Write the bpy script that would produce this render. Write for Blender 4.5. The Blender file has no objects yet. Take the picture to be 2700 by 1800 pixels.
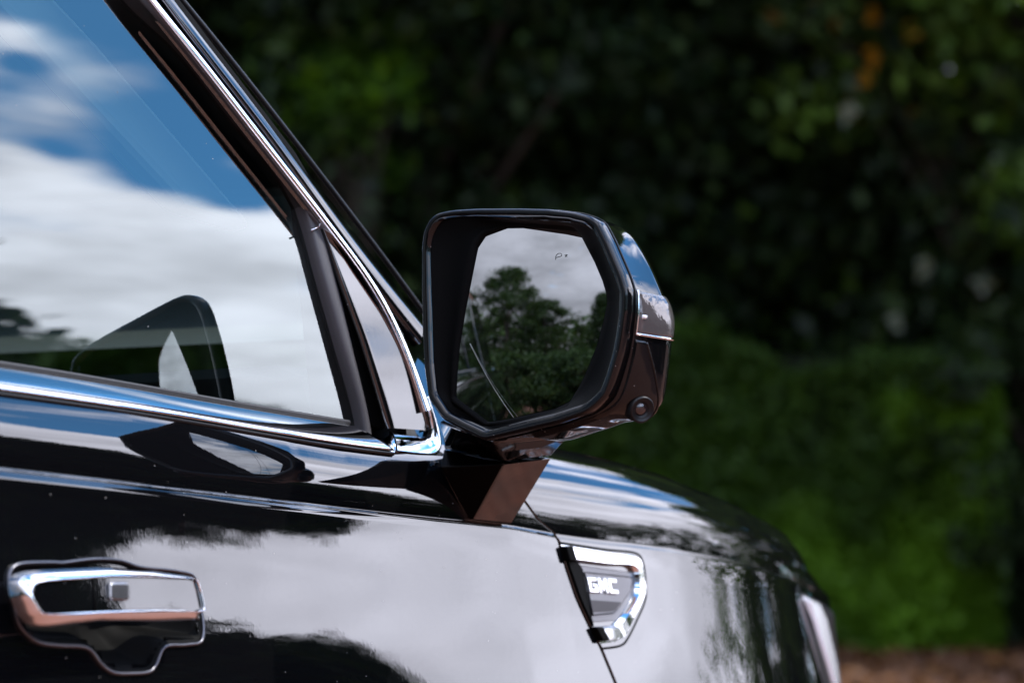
import bpy, bmesh, math, random
import numpy as np
from mathutils import Vector, Matrix

C = bpy.context.scene.collection
rad = math.radians

# ------------------------------------------------------------------ camera, light, exposure
TH = rad(55.0)                                   # angle between the car's axis and the picture plane
RIGHT = np.array([math.cos(TH), -math.sin(TH), 0.0])
FWD = np.array([math.sin(TH), math.cos(TH), 0.0])
CAM = np.array([-2.1274, -1.5833, 1.22])
PITCH = rad(5.1)

def azdir(deg):
    a = rad(deg)
    return FWD * math.cos(a) + RIGHT * math.sin(a)

def azpos(deg, dist):
    p = CAM + azdir(deg) * dist
    return float(p[0]), float(p[1])

cam_data = bpy.data.cameras.new('camera')
cam = bpy.data.objects.new('camera', cam_data)
C.objects.link(cam)
look = FWD * math.cos(PITCH) + np.array([0, 0, 1.0]) * math.sin(PITCH)
cam.location = CAM
cam.rotation_euler = Vector(look).to_track_quat('-Z', 'Y').to_euler()
cam_data.sensor_width = 36.0
cam_data.lens = 85.0
cam_data.clip_start = 0.05
cam_data.clip_end = 3000.0
cam_data.dof.use_dof = True
cam_data.dof.focus_distance = 2.52
cam_data.dof.aperture_fstop = 4.0
bpy.context.scene.camera = cam

SUN_AZ, SUN_EL = 86.0, 52.0
sd = azdir(SUN_AZ) * math.cos(rad(SUN_EL)) + np.array([0, 0, math.sin(rad(SUN_EL))])
sun_data = bpy.data.lights.new('sun', 'SUN')
sun_data.energy = 2.6
sun_data.angle = rad(0.53)
sun_data.color = (1.0, 0.95, 0.87)
sun = bpy.data.objects.new('sun', sun_data)
sun.rotation_euler = Vector(-sd).to_track_quat('-Z', 'Y').to_euler()
sun.location = (0, -5, 30)
C.objects.link(sun)

world = bpy.data.worlds.new('World')
bpy.context.scene.world = world
world.use_nodes = True
wn, wl = world.node_tree.nodes, world.node_tree.links
wn.clear()

def N(nodes, t, **kw):
    n = nodes.new(t)
    for k, v in kw.items():
        if isinstance(k, str) and k.startswith('i_'):
            n.inputs[k[2:]].default_value = v
        else:
            setattr(n, k, v)
    return n

def math_n(nodes, links, op, a, b=None, clamp=False):
    m = nodes.new('ShaderNodeMath')
    m.operation = op
    m.use_clamp = clamp
    for i, v in enumerate((a, b)):
        if v is None: continue
        if isinstance(v, (int, float)): m.inputs[i].default_value = v
        else: links.new(v, m.inputs[i])
    return m.outputs[0]

def mixc(nodes, links, fac, a, b):
    m = nodes.new('ShaderNodeMix')
    m.data_type = 'RGBA'
    for s, v in ((m.inputs[0], fac), (m.inputs[6], a), (m.inputs[7], b)):
        if hasattr(v, 'links') or hasattr(v, 'is_linked'): links.new(v, s)
        else: s.default_value = v
    return m.outputs[2]

def build_world():
    tc = wn.new('ShaderNodeTexCoord')
    d = tc.outputs['Generated']
    sky = wn.new('ShaderNodeTexSky')
    sky.sky_type = 'NISHITA'
    sky.sun_disc = False
    sky.sun_elevation = rad(SUN_EL)
    sky.sun_rotation = math.atan2(sd[0], sd[1])
    sky.altitude = 200.0
    sky.air_density = 1.0
    sky.dust_density = 0.3
    sky.ozone_density = 3.0
    sep = wn.new('ShaderNodeSeparateXYZ'); wl.new(d, sep.inputs[0])
    zz = math_n(wn, wl, 'MAXIMUM', sep.outputs[2], 0.0)
    den = math_n(wn, wl, 'ADD', zz, 0.16)
    px = math_n(wn, wl, 'DIVIDE', sep.outputs[0], den)
    py = math_n(wn, wl, 'DIVIDE', sep.outputs[1], den)
    cmb = wn.new('ShaderNodeCombineXYZ')
    wl.new(px, cmb.inputs[0]); wl.new(py, cmb.inputs[1])
    cmb.inputs[2].default_value = CLOUD_SEED
    n1 = N(wn, 'ShaderNodeTexNoise', i_Scale=CLOUD_SCALE, i_Detail=9.0, i_Roughness=0.52, i_Distortion=0.25)
    wl.new(cmb.outputs[0], n1.inputs['Vector'])
    n2 = N(wn, 'ShaderNodeTexNoise', i_Scale=6.5, i_Detail=6.0, i_Roughness=0.55)
    sq = wn.new('ShaderNodeVectorMath'); sq.operation = 'MULTIPLY'
    wl.new(d, sq.inputs[0]); sq.inputs[1].default_value = (1, 1, 2.6)
    wl.new(sq.outputs[0], n2.inputs['Vector'])
    dens = n1.outputs['Fac']
    # the cloud banks and the blue gap between them
    for (az, el, w, amp) in CLOUD_BANKS:
        c = azdir(az) * math.cos(rad(el)) + np.array([0, 0, math.sin(rad(el))])
        dp = wn.new('ShaderNodeVectorMath'); dp.operation = 'DISTANCE'
        wl.new(d, dp.inputs[0]); dp.inputs[1].default_value = c
        g = math_n(wn, wl, 'DIVIDE', dp.outputs['Value'], rad(w))
        g = math_n(wn, wl, 'MULTIPLY', g, g)
        g = math_n(wn, wl, 'MULTIPLY', g, -1.0)
        g = math_n(wn, wl, 'EXPONENT', g)
        g = math_n(wn, wl, 'MULTIPLY', g, amp)
        dens = math_n(wn, wl, 'ADD', dens, g)
    ramp = N(wn, 'ShaderNodeMapRange', interpolation_type='SMOOTHSTEP')
    wl.new(dens, ramp.inputs[0])
    ramp.inputs[1].default_value = CLOUD_LO; ramp.inputs[2].default_value = CLOUD_HI
    mask = ramp.outputs[0]
    # sun scattered forward through the cloud: bright towards the sun, grey away from it
    dot = wn.new('ShaderNodeVectorMath'); dot.operation = 'DOT_PRODUCT'
    wl.new(d, dot.inputs[0]); dot.inputs[1].default_value = sd
    fs = N(wn, 'ShaderNodeMapRange', interpolation_type='SMOOTHERSTEP')
    wl.new(dot.outputs['Value'], fs.inputs[0])
    fs.inputs[1].default_value = -0.35; fs.inputs[2].default_value = 0.9
    fs.inputs[3].default_value = CLOUD_DIM; fs.inputs[4].default_value = CLOUD_BRIGHT
    thick = N(wn, 'ShaderNodeMapRange', interpolation_type='SMOOTHSTEP')
    wl.new(n2.outputs['Fac'], thick.inputs[0])
    thick.inputs[1].default_value = 0.3; thick.inputs[2].default_value = 0.7
    thick.inputs[3].default_value = 0.64; thick.inputs[4].default_value = 1.18
    st = math_n(wn, wl, 'MULTIPLY', fs.outputs[0], thick.outputs[0])
    b1 = wn.new('ShaderNodeBackground')
    tint = wn.new('ShaderNodeMix'); tint.data_type = 'RGBA'; tint.blend_type = 'MULTIPLY'
    tint.inputs[0].default_value = 1.0
    wl.new(sky.outputs[0], tint.inputs[6]); tint.inputs[7].default_value = (0.62, 1.35, 1.75, 1)
    wl.new(tint.outputs[2], b1.inputs['Color']); b1.inputs['Strength'].default_value = SKY_STRENGTH
    b2 = wn.new('ShaderNodeBackground')
    b2.inputs['Color'].default_value = (0.85, 0.86, 1.0, 1)
    wl.new(st, b2.inputs['Strength'])
    mx = wn.new('ShaderNodeMixShader')
    wl.new(mask, mx.inputs[0]); wl.new(b1.outputs[0], mx.inputs[1]); wl.new(b2.outputs[0], mx.inputs[2])
    out = wn.new('ShaderNodeOutputWorld')
    wl.new(mx.outputs[0], out.inputs['Surface'])

SKY_STRENGTH = 0.15
CLOUD_SEED = 3.7
CLOUD_SCALE = 3.2
CLOUD_LO, CLOUD_HI = 0.42, 0.66
CLOUD_DIM, CLOUD_BRIGHT = 0.45, 3.5
CLOUD_BANKS = [(72, 9, 13, .34), (54, 9, 12, .22), (95, 12, 18, .15), (215, 12, 26, .34), (146, 20, 10, .30),
               (71.8, 26.5, 1.3, -.32), (70.2, 25.0, 1.1, -.30), (69.6, 28.2, 1.5, -.28), (74.0, 27.6, .7, -.16), (72.0, 32.6, .6, -.16), (68.5, 36, 1.2, -.22),
               (73.5, 23.2, 1.6, .16), (76.0, 25.3, 1.4, .16), (74, 20, 3.0, .14), (72.5, 30.3, .8, .10), (71.0, 34.3, .8, .10),
               (61.5, 15.5, 2.4, -.24), (57.5, 18, 2.4, -.18), (43.5, 27, 4.0, -.22), (71.5, 33, 3.0, .08)]
build_world()

vs = bpy.context.scene.view_settings
vs.view_transform = 'Standard'
vs.look = 'None'
vs.exposure = 0.7
vs.gamma = 1.0
vs.use_curve_mapping = False
cy = bpy.context.scene.cycles
cy.max_bounces = 10
cy.transparent_max_bounces = 12
cy.glossy_bounces = 6
cy.caustics_reflective = False
cy.caustics_refractive = False
cy.sample_clamp_indirect = 8.0

# ------------------------------------------------------------------ materials
def principled(name, base, rough=0.5, metal=0.0, ior=1.5, **kw):
    m = bpy.data.materials.new(name)
    m.use_nodes = True
    b = m.node_tree.nodes['Principled BSDF']
    b.inputs['Base Color'].default_value = (*base, 1)
    b.inputs['Roughness'].default_value = rough
    b.inputs['Metallic'].default_value = metal
    b.inputs['IOR'].default_value = ior
    for k, v in kw.items():
        b.inputs[k.replace('_', ' ')].default_value = v
    return m

def add_dust(m, scale=260.0, amount=0.025, radius=0.16, base_rough=0.02):
    """fine dust specks lying on a glossy surface"""
    nt = m.node_tree; n, l = nt.nodes, nt.links
    b = n['Principled BSDF']
    tc = n.new('ShaderNodeTexCoord')
    vo = N(n, 'ShaderNodeTexVoronoi', feature='F1', i_Scale=scale)
    l.new(tc.outputs['Object'], vo.inputs['Vector'])
    sp = n.new('ShaderNodeSeparateColor'); l.new(vo.outputs['Color'], sp.inputs[0])
    pick = math_n(n, l, 'LESS_THAN', sp.outputs[0], amount)
    size = math_n(n, l, 'LESS_THAN', vo.outputs['Distance'], radius)
    mk = math_n(n, l, 'MULTIPLY', pick, size)
    base = tuple(b.inputs['Base Color'].default_value)
    l.new(mixc(n, l, mk, base, (0.22, 0.21, 0.20, 1)), b.inputs['Base Color'])
    rm = N(n, 'ShaderNodeMapRange'); l.new(mk, rm.inputs[0])
    rm.inputs[3].default_value = base_rough; rm.inputs[4].default_value = 0.7
    l.new(rm.outputs[0], b.inputs['Roughness'])

def add_bump(m, scale, strength, dist=0.002, detail=2.0, coord='Object'):
    nt = m.node_tree; n, l = nt.nodes, nt.links
    b = n['Principled BSDF']
    tc = n.new('ShaderNodeTexCoord')
    no = N(n, 'ShaderNodeTexNoise', i_Scale=scale, i_Detail=detail)
    l.new(tc.outputs[coord], no.inputs['Vector'])
    bp = N(n, 'ShaderNodeBump', i_Strength=strength, i_Distance=dist)
    l.new(no.outputs['Fac'], bp.inputs['Height'])
    l.new(bp.outputs[0], b.inputs['Normal'])

M = {}
M['paint'] = principled('black_paint', (0.0025, 0.0026, 0.0032), 0.012, ior=1.82)
add_dust(M['paint'], 230, 0.018, 0.13, 0.012)
add_bump(M['paint'], 90.0, 0.035, 0.0006, 2.0)
M['gloss'] = principled('gloss_black_plastic', (0.003, 0.003, 0.0035), 0.03, ior=1.46)
add_dust(M['gloss'], 300, 0.03, 0.14, 0.03)
M['chrome'] = principled('chrome', (0.86, 0.86, 0.88), 0.035, 1.0)
M['satin'] = principled('satin_silver', (0.5, 0.49, 0.51), 0.22, 1.0)
M['end_cap'] = principled('dark_chrome', (0.035, 0.037, 0.04), 0.2, 1.0)
M['plate'] = principled('brushed_plate', (0.17, 0.167, 0.175), 0.35, 1.0)
M['foot_back'] = principled('foot_dark_reflection', (0.0008, 0.0008, 0.001), 0.25, ior=1.12)
M['button'] = principled('brushed_button', (0.30, 0.30, 0.31), 0.22, 1.0)
M['lip'] = principled('dull_lip', (0.13, 0.13, 0.145), 0.3, 1.0)
M['white_metal'] = principled('bright_metal', (0.93, 0.93, 0.95), 0.28, 1.0)
M['grey_metal'] = principled('dark_grey_metal', (0.05, 0.047, 0.05), 0.35, 1.0)
M['rubber'] = principled('black_rubber', (0.018, 0.017, 0.018), 0.55, ior=1.45)
add_bump(M['rubber'], 700.0, 0.15, 0.0004)
M['rubber_grey'] = principled('weathered_rubber', (0.055, 0.052, 0.056), 0.5, ior=1.45)
add_bump(M['rubber_grey'], 500.0, 0.15, 0.0004)
M['matte'] = principled('matte_black', (0.002, 0.002, 0.002), 0.6, ior=1.15)
M['mirror'] = principled('tinted_mirror', (0.60, 0.63, 0.64), 0.004, 1.0)
M['drop'] = principled('water', (0.02, 0.02, 0.02), 0.05, ior=1.33)
M['silk'] = principled('spider_silk', (0.55, 0.55, 0.52), 0.5)
M['icon'] = principled('etched_icon', (0.02, 0.02, 0.02), 0.6)
M['plastic_dark'] = principled('dark_plastic', (0.005, 0.005, 0.0055), 0.4, ior=1.35)
M['well'] = principled('moulded_black', (0.0015, 0.0015, 0.0016), 0.6, ior=1.15)
M['interior'] = principled('interior_grey', (0.10, 0.10, 0.10), 0.7)
M['trim_pale'] = principled('pale_cabin_trim', (0.8, 0.79, 0.76), 0.6)
M['interior_dark'] = principled('interior_black', (0.015, 0.015, 0.016), 0.7)
M['lens_red'] = principled('camera_glass', (0.02, 0.012, 0.012), 0.02, ior=1.8)
M['tyre'] = principled('tyre_rubber', (0.02, 0.02, 0.02), 0.8)
M['trunk'] = principled('bark', (0.06, 0.045, 0.033), 0.9)
add_bump(M['trunk'], 18.0, 0.8, 0.03, 6.0)

def glass_mat(name, tint, ior, alpha_dust=0.010):
    m = bpy.data.materials.new(name); m.use_nodes = True
    nt = m.node_tree; n, l = nt.nodes, nt.links; n.clear()
    fr = N(n, 'ShaderNodeFresnel', i_IOR=ior)
    gl = N(n, 'ShaderNodeBsdfGlossy', i_Roughness=0.004); gl.inputs[0].default_value = (.93, 1.0, .97, 1)
    tr = n.new('ShaderNodeBsdfTransparent'); tr.inputs[0].default_value = (*tint, 1)
    mx = n.new('ShaderNodeMixShader')
    l.new(fr.outputs[0], mx.inputs[0]); l.new(tr.outputs[0], mx.inputs[1]); l.new(gl.outputs[0], mx.inputs[2])
    # dust specks
    tc = n.new('ShaderNodeTexCoord')
    vo = N(n, 'ShaderNodeTexVoronoi', i_Scale=170.0); l.new(tc.outputs['Object'], vo.inputs['Vector'])
    sp = n.new('ShaderNodeSeparateColor'); l.new(vo.outputs['Color'], sp.inputs[0])
    k = math_n(n, l, 'MULTIPLY', math_n(n, l, 'LESS_THAN', sp.outputs[0], alpha_dust),
               math_n(n, l, 'LESS_THAN', vo.outputs['Distance'], 0.12))
    df = n.new('ShaderNodeBsdfDiffuse'); df.inputs[0].default_value = (0.2, 0.2, 0.2, 1)
    m2 = n.new('ShaderNodeMixShader')
    l.new(k, m2.inputs[0]); l.new(mx.outputs[0], m2.inputs[1]); l.new(df.outputs[0], m2.inputs[2])
    o = n.new('ShaderNodeOutputMaterial'); l.new(m2.outputs[0], o.inputs[0])
    return m
M['glass'] = glass_mat('tinted_window_glass', (0.38, 0.46, 0.43), 2.1)
M['clear'] = glass_mat('clear_plastic', (0.85, 0.85, 0.86), 1.6, 0.0)

def leaf_mat(name, stops, trans=0.35, young=None):
    m = bpy.data.materials.new(name); m.use_nodes = True
    nt = m.node_tree; n, l = nt.nodes, nt.links; n.clear()
    ge = n.new('ShaderNodeNewGeometry')
    cr = n.new('ShaderNodeValToRGB')
    el = cr.color_ramp.elements
    el[0].position, el[0].color = stops[0][0], (*stops[0][1], 1)
    el[1].position, el[1].color = stops[1][0], (*stops[1][1], 1)
    for p, c in stops[2:]:
        e = el.new(p); e.color = (*c, 1)
    l.new(ge.outputs['Random Per Island'], cr.inputs[0])
    col = cr.outputs[0]
    if young:                                       # lighter patches that paint sunlight into the leaf colour
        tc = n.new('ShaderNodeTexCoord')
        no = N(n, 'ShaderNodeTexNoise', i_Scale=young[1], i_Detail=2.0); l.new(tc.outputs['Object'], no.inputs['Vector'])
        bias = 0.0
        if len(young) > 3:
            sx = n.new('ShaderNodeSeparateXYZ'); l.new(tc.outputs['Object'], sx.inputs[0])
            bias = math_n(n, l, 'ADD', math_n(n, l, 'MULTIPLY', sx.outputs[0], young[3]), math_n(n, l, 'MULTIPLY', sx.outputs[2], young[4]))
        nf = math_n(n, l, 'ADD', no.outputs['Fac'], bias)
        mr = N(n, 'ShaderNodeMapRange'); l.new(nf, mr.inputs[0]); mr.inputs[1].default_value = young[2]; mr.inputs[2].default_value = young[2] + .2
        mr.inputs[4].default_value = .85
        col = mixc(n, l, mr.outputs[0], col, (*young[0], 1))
    df = n.new('ShaderNodeBsdfDiffuse'); l.new(col, df.inputs[0])
    tl = n.new('ShaderNodeBsdfTranslucent')
    g = n.new('ShaderNodeMix'); g.data_type = 'RGBA'; g.blend_type = 'MULTIPLY'; g.inputs[0].default_value = 1
    l.new(col, g.inputs[6]); g.inputs[7].default_value = (1.3, 1.25, 0.5, 1)
    l.new(g.outputs[2], tl.inputs[0])
    mx = n.new('ShaderNodeMixShader'); mx.inputs[0].default_value = trans
    l.new(df.outputs[0], mx.inputs[1]); l.new(tl.outputs[0], mx.inputs[2])
    gs = N(n, 'ShaderNodeBsdfGlossy', i_Roughness=0.5)
    m2 = n.new('ShaderNodeMixShader'); m2.inputs[0].default_value = 0.012
    l.new(mx.outputs[0], m2.inputs[1]); l.new(gs.outputs[0], m2.inputs[2])  # rear-facing side blackened by material, in place of a dark reflection
    o = n.new('ShaderNodeOutputMaterial'); l.new(m2.outputs[0], o.inputs[0])
    return m
M['leaf'] = leaf_mat('tree_leaves', [(0.0, (0.007, 0.015, 0.006)), (0.55, (0.013, 0.027, 0.009)), (0.88, (0.024, 0.045, 0.012)),
                                     (1.0, (0.045, 0.08, 0.016))])
M['leaf_dark'] = leaf_mat('dark_tree_leaves', [(0.0, (0.010, 0.020, 0.008)), (0.6, (0.02, 0.038, 0.012)), (1.0, (0.035, 0.06, 0.016))])
M['hedge'] = leaf_mat('hedge_leaves', [(0.0, (0.018, 0.042, 0.006)), (0.6, (0.030, 0.068, 0.008)), (1.0, (0.05, 0.10, 0.012))], young=((0.12, 0.25, 0.014), .9, .42, .035, -.075))  # sunlight painted in: leaves lighter low down and towards the right end
M['leaf_bright'] = leaf_mat('bright_leaves', [(0.0, (0.030, 0.075, 0.010)), (0.6, (0.06, 0.14, 0.012)), (1.0, (0.15, 0.30, 0.02))], trans=.5)
M['leaf_pale'] = leaf_mat('pale_leaves', [(0.0, (0.030, 0.060, 0.016)), (0.6, (0.06, 0.11, 0.025)), (0.94, (0.10, 0.15, 0.05)), (0.975, (0.30, 0.14, 0.015))], trans=.45)
M['leaf_sunlit'] = leaf_mat('sunlit_leaves', [(0.0, (0.04, 0.08, 0.012)), (0.6, (0.07, 0.13, 0.018)), (1.0, (0.11, 0.20, 0.025))], trans=.4)  # lighter copy of the tree leaves, with the sun put into the colour
M['leaf_orange'] = leaf_mat('orange_leaves', [(0.0, (0.32, 0.15, 0.012)), (1.0, (0.5, 0.26, 0.02))], trans=.4)
M['leaf_glint'] = leaf_mat('glint_leaves', [(0.0, (0.22, 0.27, 0.20)), (1.0, (0.42, 0.46, 0.38))], trans=.3)  # whitish colour stands in for light glinting on leaves
M['litter'] = leaf_mat('brown_leaves', [(0.0, (0.05, 0.022, 0.010)), (0.6, (0.10, 0.045, 0.018)), (1.0, (0.20, 0.09, 0.03))], trans=.1)
M['wood_mass'] = leaf_mat('wood_leaves', [(0.0, (0.018, 0.036, 0.010)), (1.0, (0.045, 0.08, 0.02))])

def ground_mat():
    m = principled('red_brown_gravel', (0.2, 0.1, 0.07), 0.9)
    n, l = m.node_tree.nodes, m.node_tree.links
    tc = n.new('ShaderNodeTexCoord')
    a = N(n, 'ShaderNodeTexNoise', i_Scale=0.6, i_Detail=6.0); l.new(tc.outputs['Object'], a.inputs['Vector'])
    v = N(n, 'ShaderNodeTexVoronoi', i_Scale=28.0); l.new(tc.outputs['Object'], v.inputs['Vector'])
    c1 = mixc(n, l, a.outputs['Fac'], (0.20, 0.066, 0.036, 1), (0.26, 0.10, 0.06, 1))
    sp = n.new('ShaderNodeSeparateColor'); l.new(v.outputs['Color'], sp.inputs[0])
    c2 = mixc(n, l, math_n(n, l, 'MULTIPLY', sp.outputs[1], 0.5), c1, (0.12, 0.08, 0.06, 1))
    l.new(c2, n['Principled BSDF'].inputs['Base Color'])
    bp = N(n, 'ShaderNodeBump', i_Strength=0.6, i_Distance=0.02)
    l.new(v.outputs['Distance'], bp.inputs['Height']); l.new(bp.outputs[0], n['Principled BSDF'].inputs['Normal'])
    return m
M['ground'] = ground_mat()

# ------------------------------------------------------------------ mesh helpers
def mesh_obj(name, verts, faces, mat, parent=None, smooth=True, bevel=0.0, bevel_seg=2, subsurf=0, angle=None):
    me = bpy.data.meshes.new(name)
    off = ROOTLOC.get(parent.name, (0, 0, 0)) if parent is not None else (0, 0, 0)
    if parent is not None:
        verts = [(v[0] - off[0], v[1] - off[1], v[2] - off[2]) for v in verts]
    me.from_pydata([tuple(map(float, v)) for v in verts], [], faces)
    bm = bmesh.new(); bm.from_mesh(me)
    bmesh.ops.remove_doubles(bm, verts=bm.verts, dist=1e-6)
    bmesh.ops.recalc_face_normals(bm, faces=bm.faces)
    bm.to_mesh(me); bm.free()
    if smooth: me.shade_smooth()
    if angle is not None: me.set_sharp_from_angle(angle=rad(angle))
    me.materials.append(mat)
    o = bpy.data.objects.new(name, me)
    C.objects.link(o)
    if parent is not None: o.parent = parent; ROOTLOC[o.name] = off
    if bevel:
        b = o.modifiers.new('bevel', 'BEVEL'); b.width = bevel; b.segments = bevel_seg; b.limit_method = 'ANGLE'; b.angle_limit = rad(25)
        b.harden_normals = False
    if subsurf:
        s = o.modifiers.new('sub', 'SUBSURF'); s.levels = subsurf; s.render_levels = subsurf
    return o
ROOTLOC = {}

def grid(rows, closed=False):
    """rows: list of equal-length lists of points"""
    n = len(rows[0]); V = [p for r in rows for p in r]; F = []
    for i in range(len(rows) - 1):
        for j in range(n if closed else n - 1):
            k = (j + 1) % n
            F.append((i * n + j, i * n + k, (i + 1) * n + k, (i + 1) * n + j))
    return V, F

def catmull(pts, n):
    """resample a polyline through its points, n points evenly spread along its length"""
    P = np.array(pts, float)
    ext = np.vstack([2 * P[0] - P[1], P, 2 * P[-1] - P[-2]])
    out = []
    for i in range(1, len(ext) - 2):
        p0, p1, p2, p3 = ext[i - 1:i + 3]
        a = 0.5
        t0 = 0; t1 = t0 + max(np.linalg.norm(p1 - p0), 1e-9) ** a; t2 = t1 + max(np.linalg.norm(p2 - p1), 1e-9) ** a; t3 = t2 + max(np.linalg.norm(p3 - p2), 1e-9) ** a
        for t in np.linspace(t1, t2, 24, endpoint=False):
            A1 = (t1 - t) / (t1 - t0) * p0 + (t - t0) / (t1 - t0) * p1
            A2 = (t2 - t) / (t2 - t1) * p1 + (t - t1) / (t2 - t1) * p2
            A3 = (t3 - t) / (t3 - t2) * p2 + (t - t2) / (t3 - t2) * p3
            B1 = (t2 - t) / (t2 - t0) * A1 + (t - t0) / (t2 - t0) * A2
            B2 = (t3 - t) / (t3 - t1) * A2 + (t - t1) / (t3 - t1) * A3
            out.append((t2 - t) / (t2 - t1) * B1 + (t - t1) / (t2 - t1) * B2)
    out.append(P[-1]); Q = np.array(out)
    s = np.concatenate([[0], np.cumsum(np.linalg.norm(np.diff(Q, axis=0), axis=1))])
    u = np.linspace(0, s[-1], n)
    return np.stack([np.interp(u, s, Q[:, k]) for k in range(Q.shape[1])], 1)

def linear(pts, n):
    Q = np.array(pts, float)
    s = np.concatenate([[0], np.cumsum(np.linalg.norm(np.diff(Q, axis=0), axis=1))])
    u = np.linspace(0, s[-1], n)
    return np.stack([np.interp(u, s, Q[:, k]) for k in range(Q.shape[1])], 1)

def round_poly(pts, r, seg=5):
    """closed polygon with each corner replaced by a small curve"""
    P = [np.array(p, float) for p in pts]; out = []
    for i in range(len(P)):
        a, b, c = P[i - 1], P[i], P[(i + 1) % len(P)]
        la, lc = np.linalg.norm(a - b), np.linalg.norm(c - b)
        q = min(r, 0.45 * la, 0.45 * lc)
        s, e = b + (a - b) / la * q, b + (c - b) / lc * q
        for k in range(seg + 1):
            t = k / seg
            out.append((1 - t) ** 2 * s + 2 * t * (1 - t) * b + t * t * e)
    return out

def tube(path, radius, closed=False, seg=10, flat=1.0):
    P = [np.array(p, float) for p in path]; n = len(P); rows = []
    prev = None
    for i in range(n):
        if closed: t = P[(i + 1) % n] - P[i - 1]
        else: t = P[min(i + 1, n - 1)] - P[max(i - 1, 0)]
        t = t / (np.linalg.norm(t) + 1e-12)
        if prev is None:
            prev = np.cross(t, [0, 0, 1.0]) if abs(t[2]) < 0.9 else np.cross(t, [1.0, 0, 0])
        u = prev - t * np.dot(prev, t); u /= np.linalg.norm(u) + 1e-12; prev = u
        v = np.cross(t, u)
        r = radius[i] if hasattr(radius, '__len__') else radius
        rows.append([P[i] + (u * math.cos(a) + v * math.sin(a) * flat) * r for a in np.linspace(0, 2 * math.pi, seg, endpoint=False)])
    if closed: rows.append(rows[0])
    V, F = grid(rows, True)
    if not closed:
        F.append(tuple(range(seg))); F.append(tuple(range((n - 1) * seg, n * seg)))
    return V, F

def prism(front, back):
    """two matching closed loops of 3-D points joined into a solid"""
    n = len(front); V = list(front) + list(back)
    F = [tuple(range(n)), tuple(range(2 * n - 1, n - 1, -1))]
    for i in range(n):
        k = (i + 1) % n
        F.append((i, n + i, n + k, k))
    return V, F

def polar(pts, n, c):
    """resample a closed star-shaped outline at n even angles about c"""
    P = np.array(pts, float)[:, :2] - c
    Q = []
    for i in range(len(P)):
        a, b = P[i], P[(i + 1) % len(P)]
        for t in np.linspace(0, 1, 40, endpoint=False): Q.append(a + (b - a) * t)
    Q = np.array(Q); an = np.arctan2(Q[:, 1], Q[:, 0]); rr = np.linalg.norm(Q, axis=1)
    o = np.argsort(an); an, rr = an[o], rr[o]
    an = np.concatenate([an - 2 * math.pi, an, an + 2 * math.pi]); rr = np.tile(rr, 3)
    th = np.linspace(-math.pi, math.pi, n, endpoint=False)
    return th, np.interp(th, an, rr)

def smooth_loop(r, k):
    for _ in range(k): r = 0.25 * np.roll(r, 1) + 0.5 * r + 0.25 * np.roll(r, -1)
    return r

def join(*parts):
    V, F = [], []
    for v, f in parts:
        o = len(V); V += list(v); F += [tuple(i + o for i in q) for q in f]
    return V, F

def box(c, s):
    x, y, z = c; a, b, d = s[0] / 2, s[1] / 2, s[2] / 2
    V = [(x + i * a, y + j * b, z + k * d) for i in (-1, 1) for j in (-1, 1) for k in (-1, 1)]
    return V, [(0, 1, 3, 2), (4, 6, 7, 5), (0, 4, 5, 1), (2, 3, 7, 6), (0, 2, 6, 4), (1, 5, 7, 3)]

def thing(name, label, cat, loc, group=None):
    o = bpy.data.objects.new(name, None)
    o.empty_display_size = 0.3
    o.location = loc
    C.objects.link(o)
    o['label'] = label; o['category'] = cat
    if group: o['group'] = group
    ROOTLOC[o.name] = tuple(loc)
    return o

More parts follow.
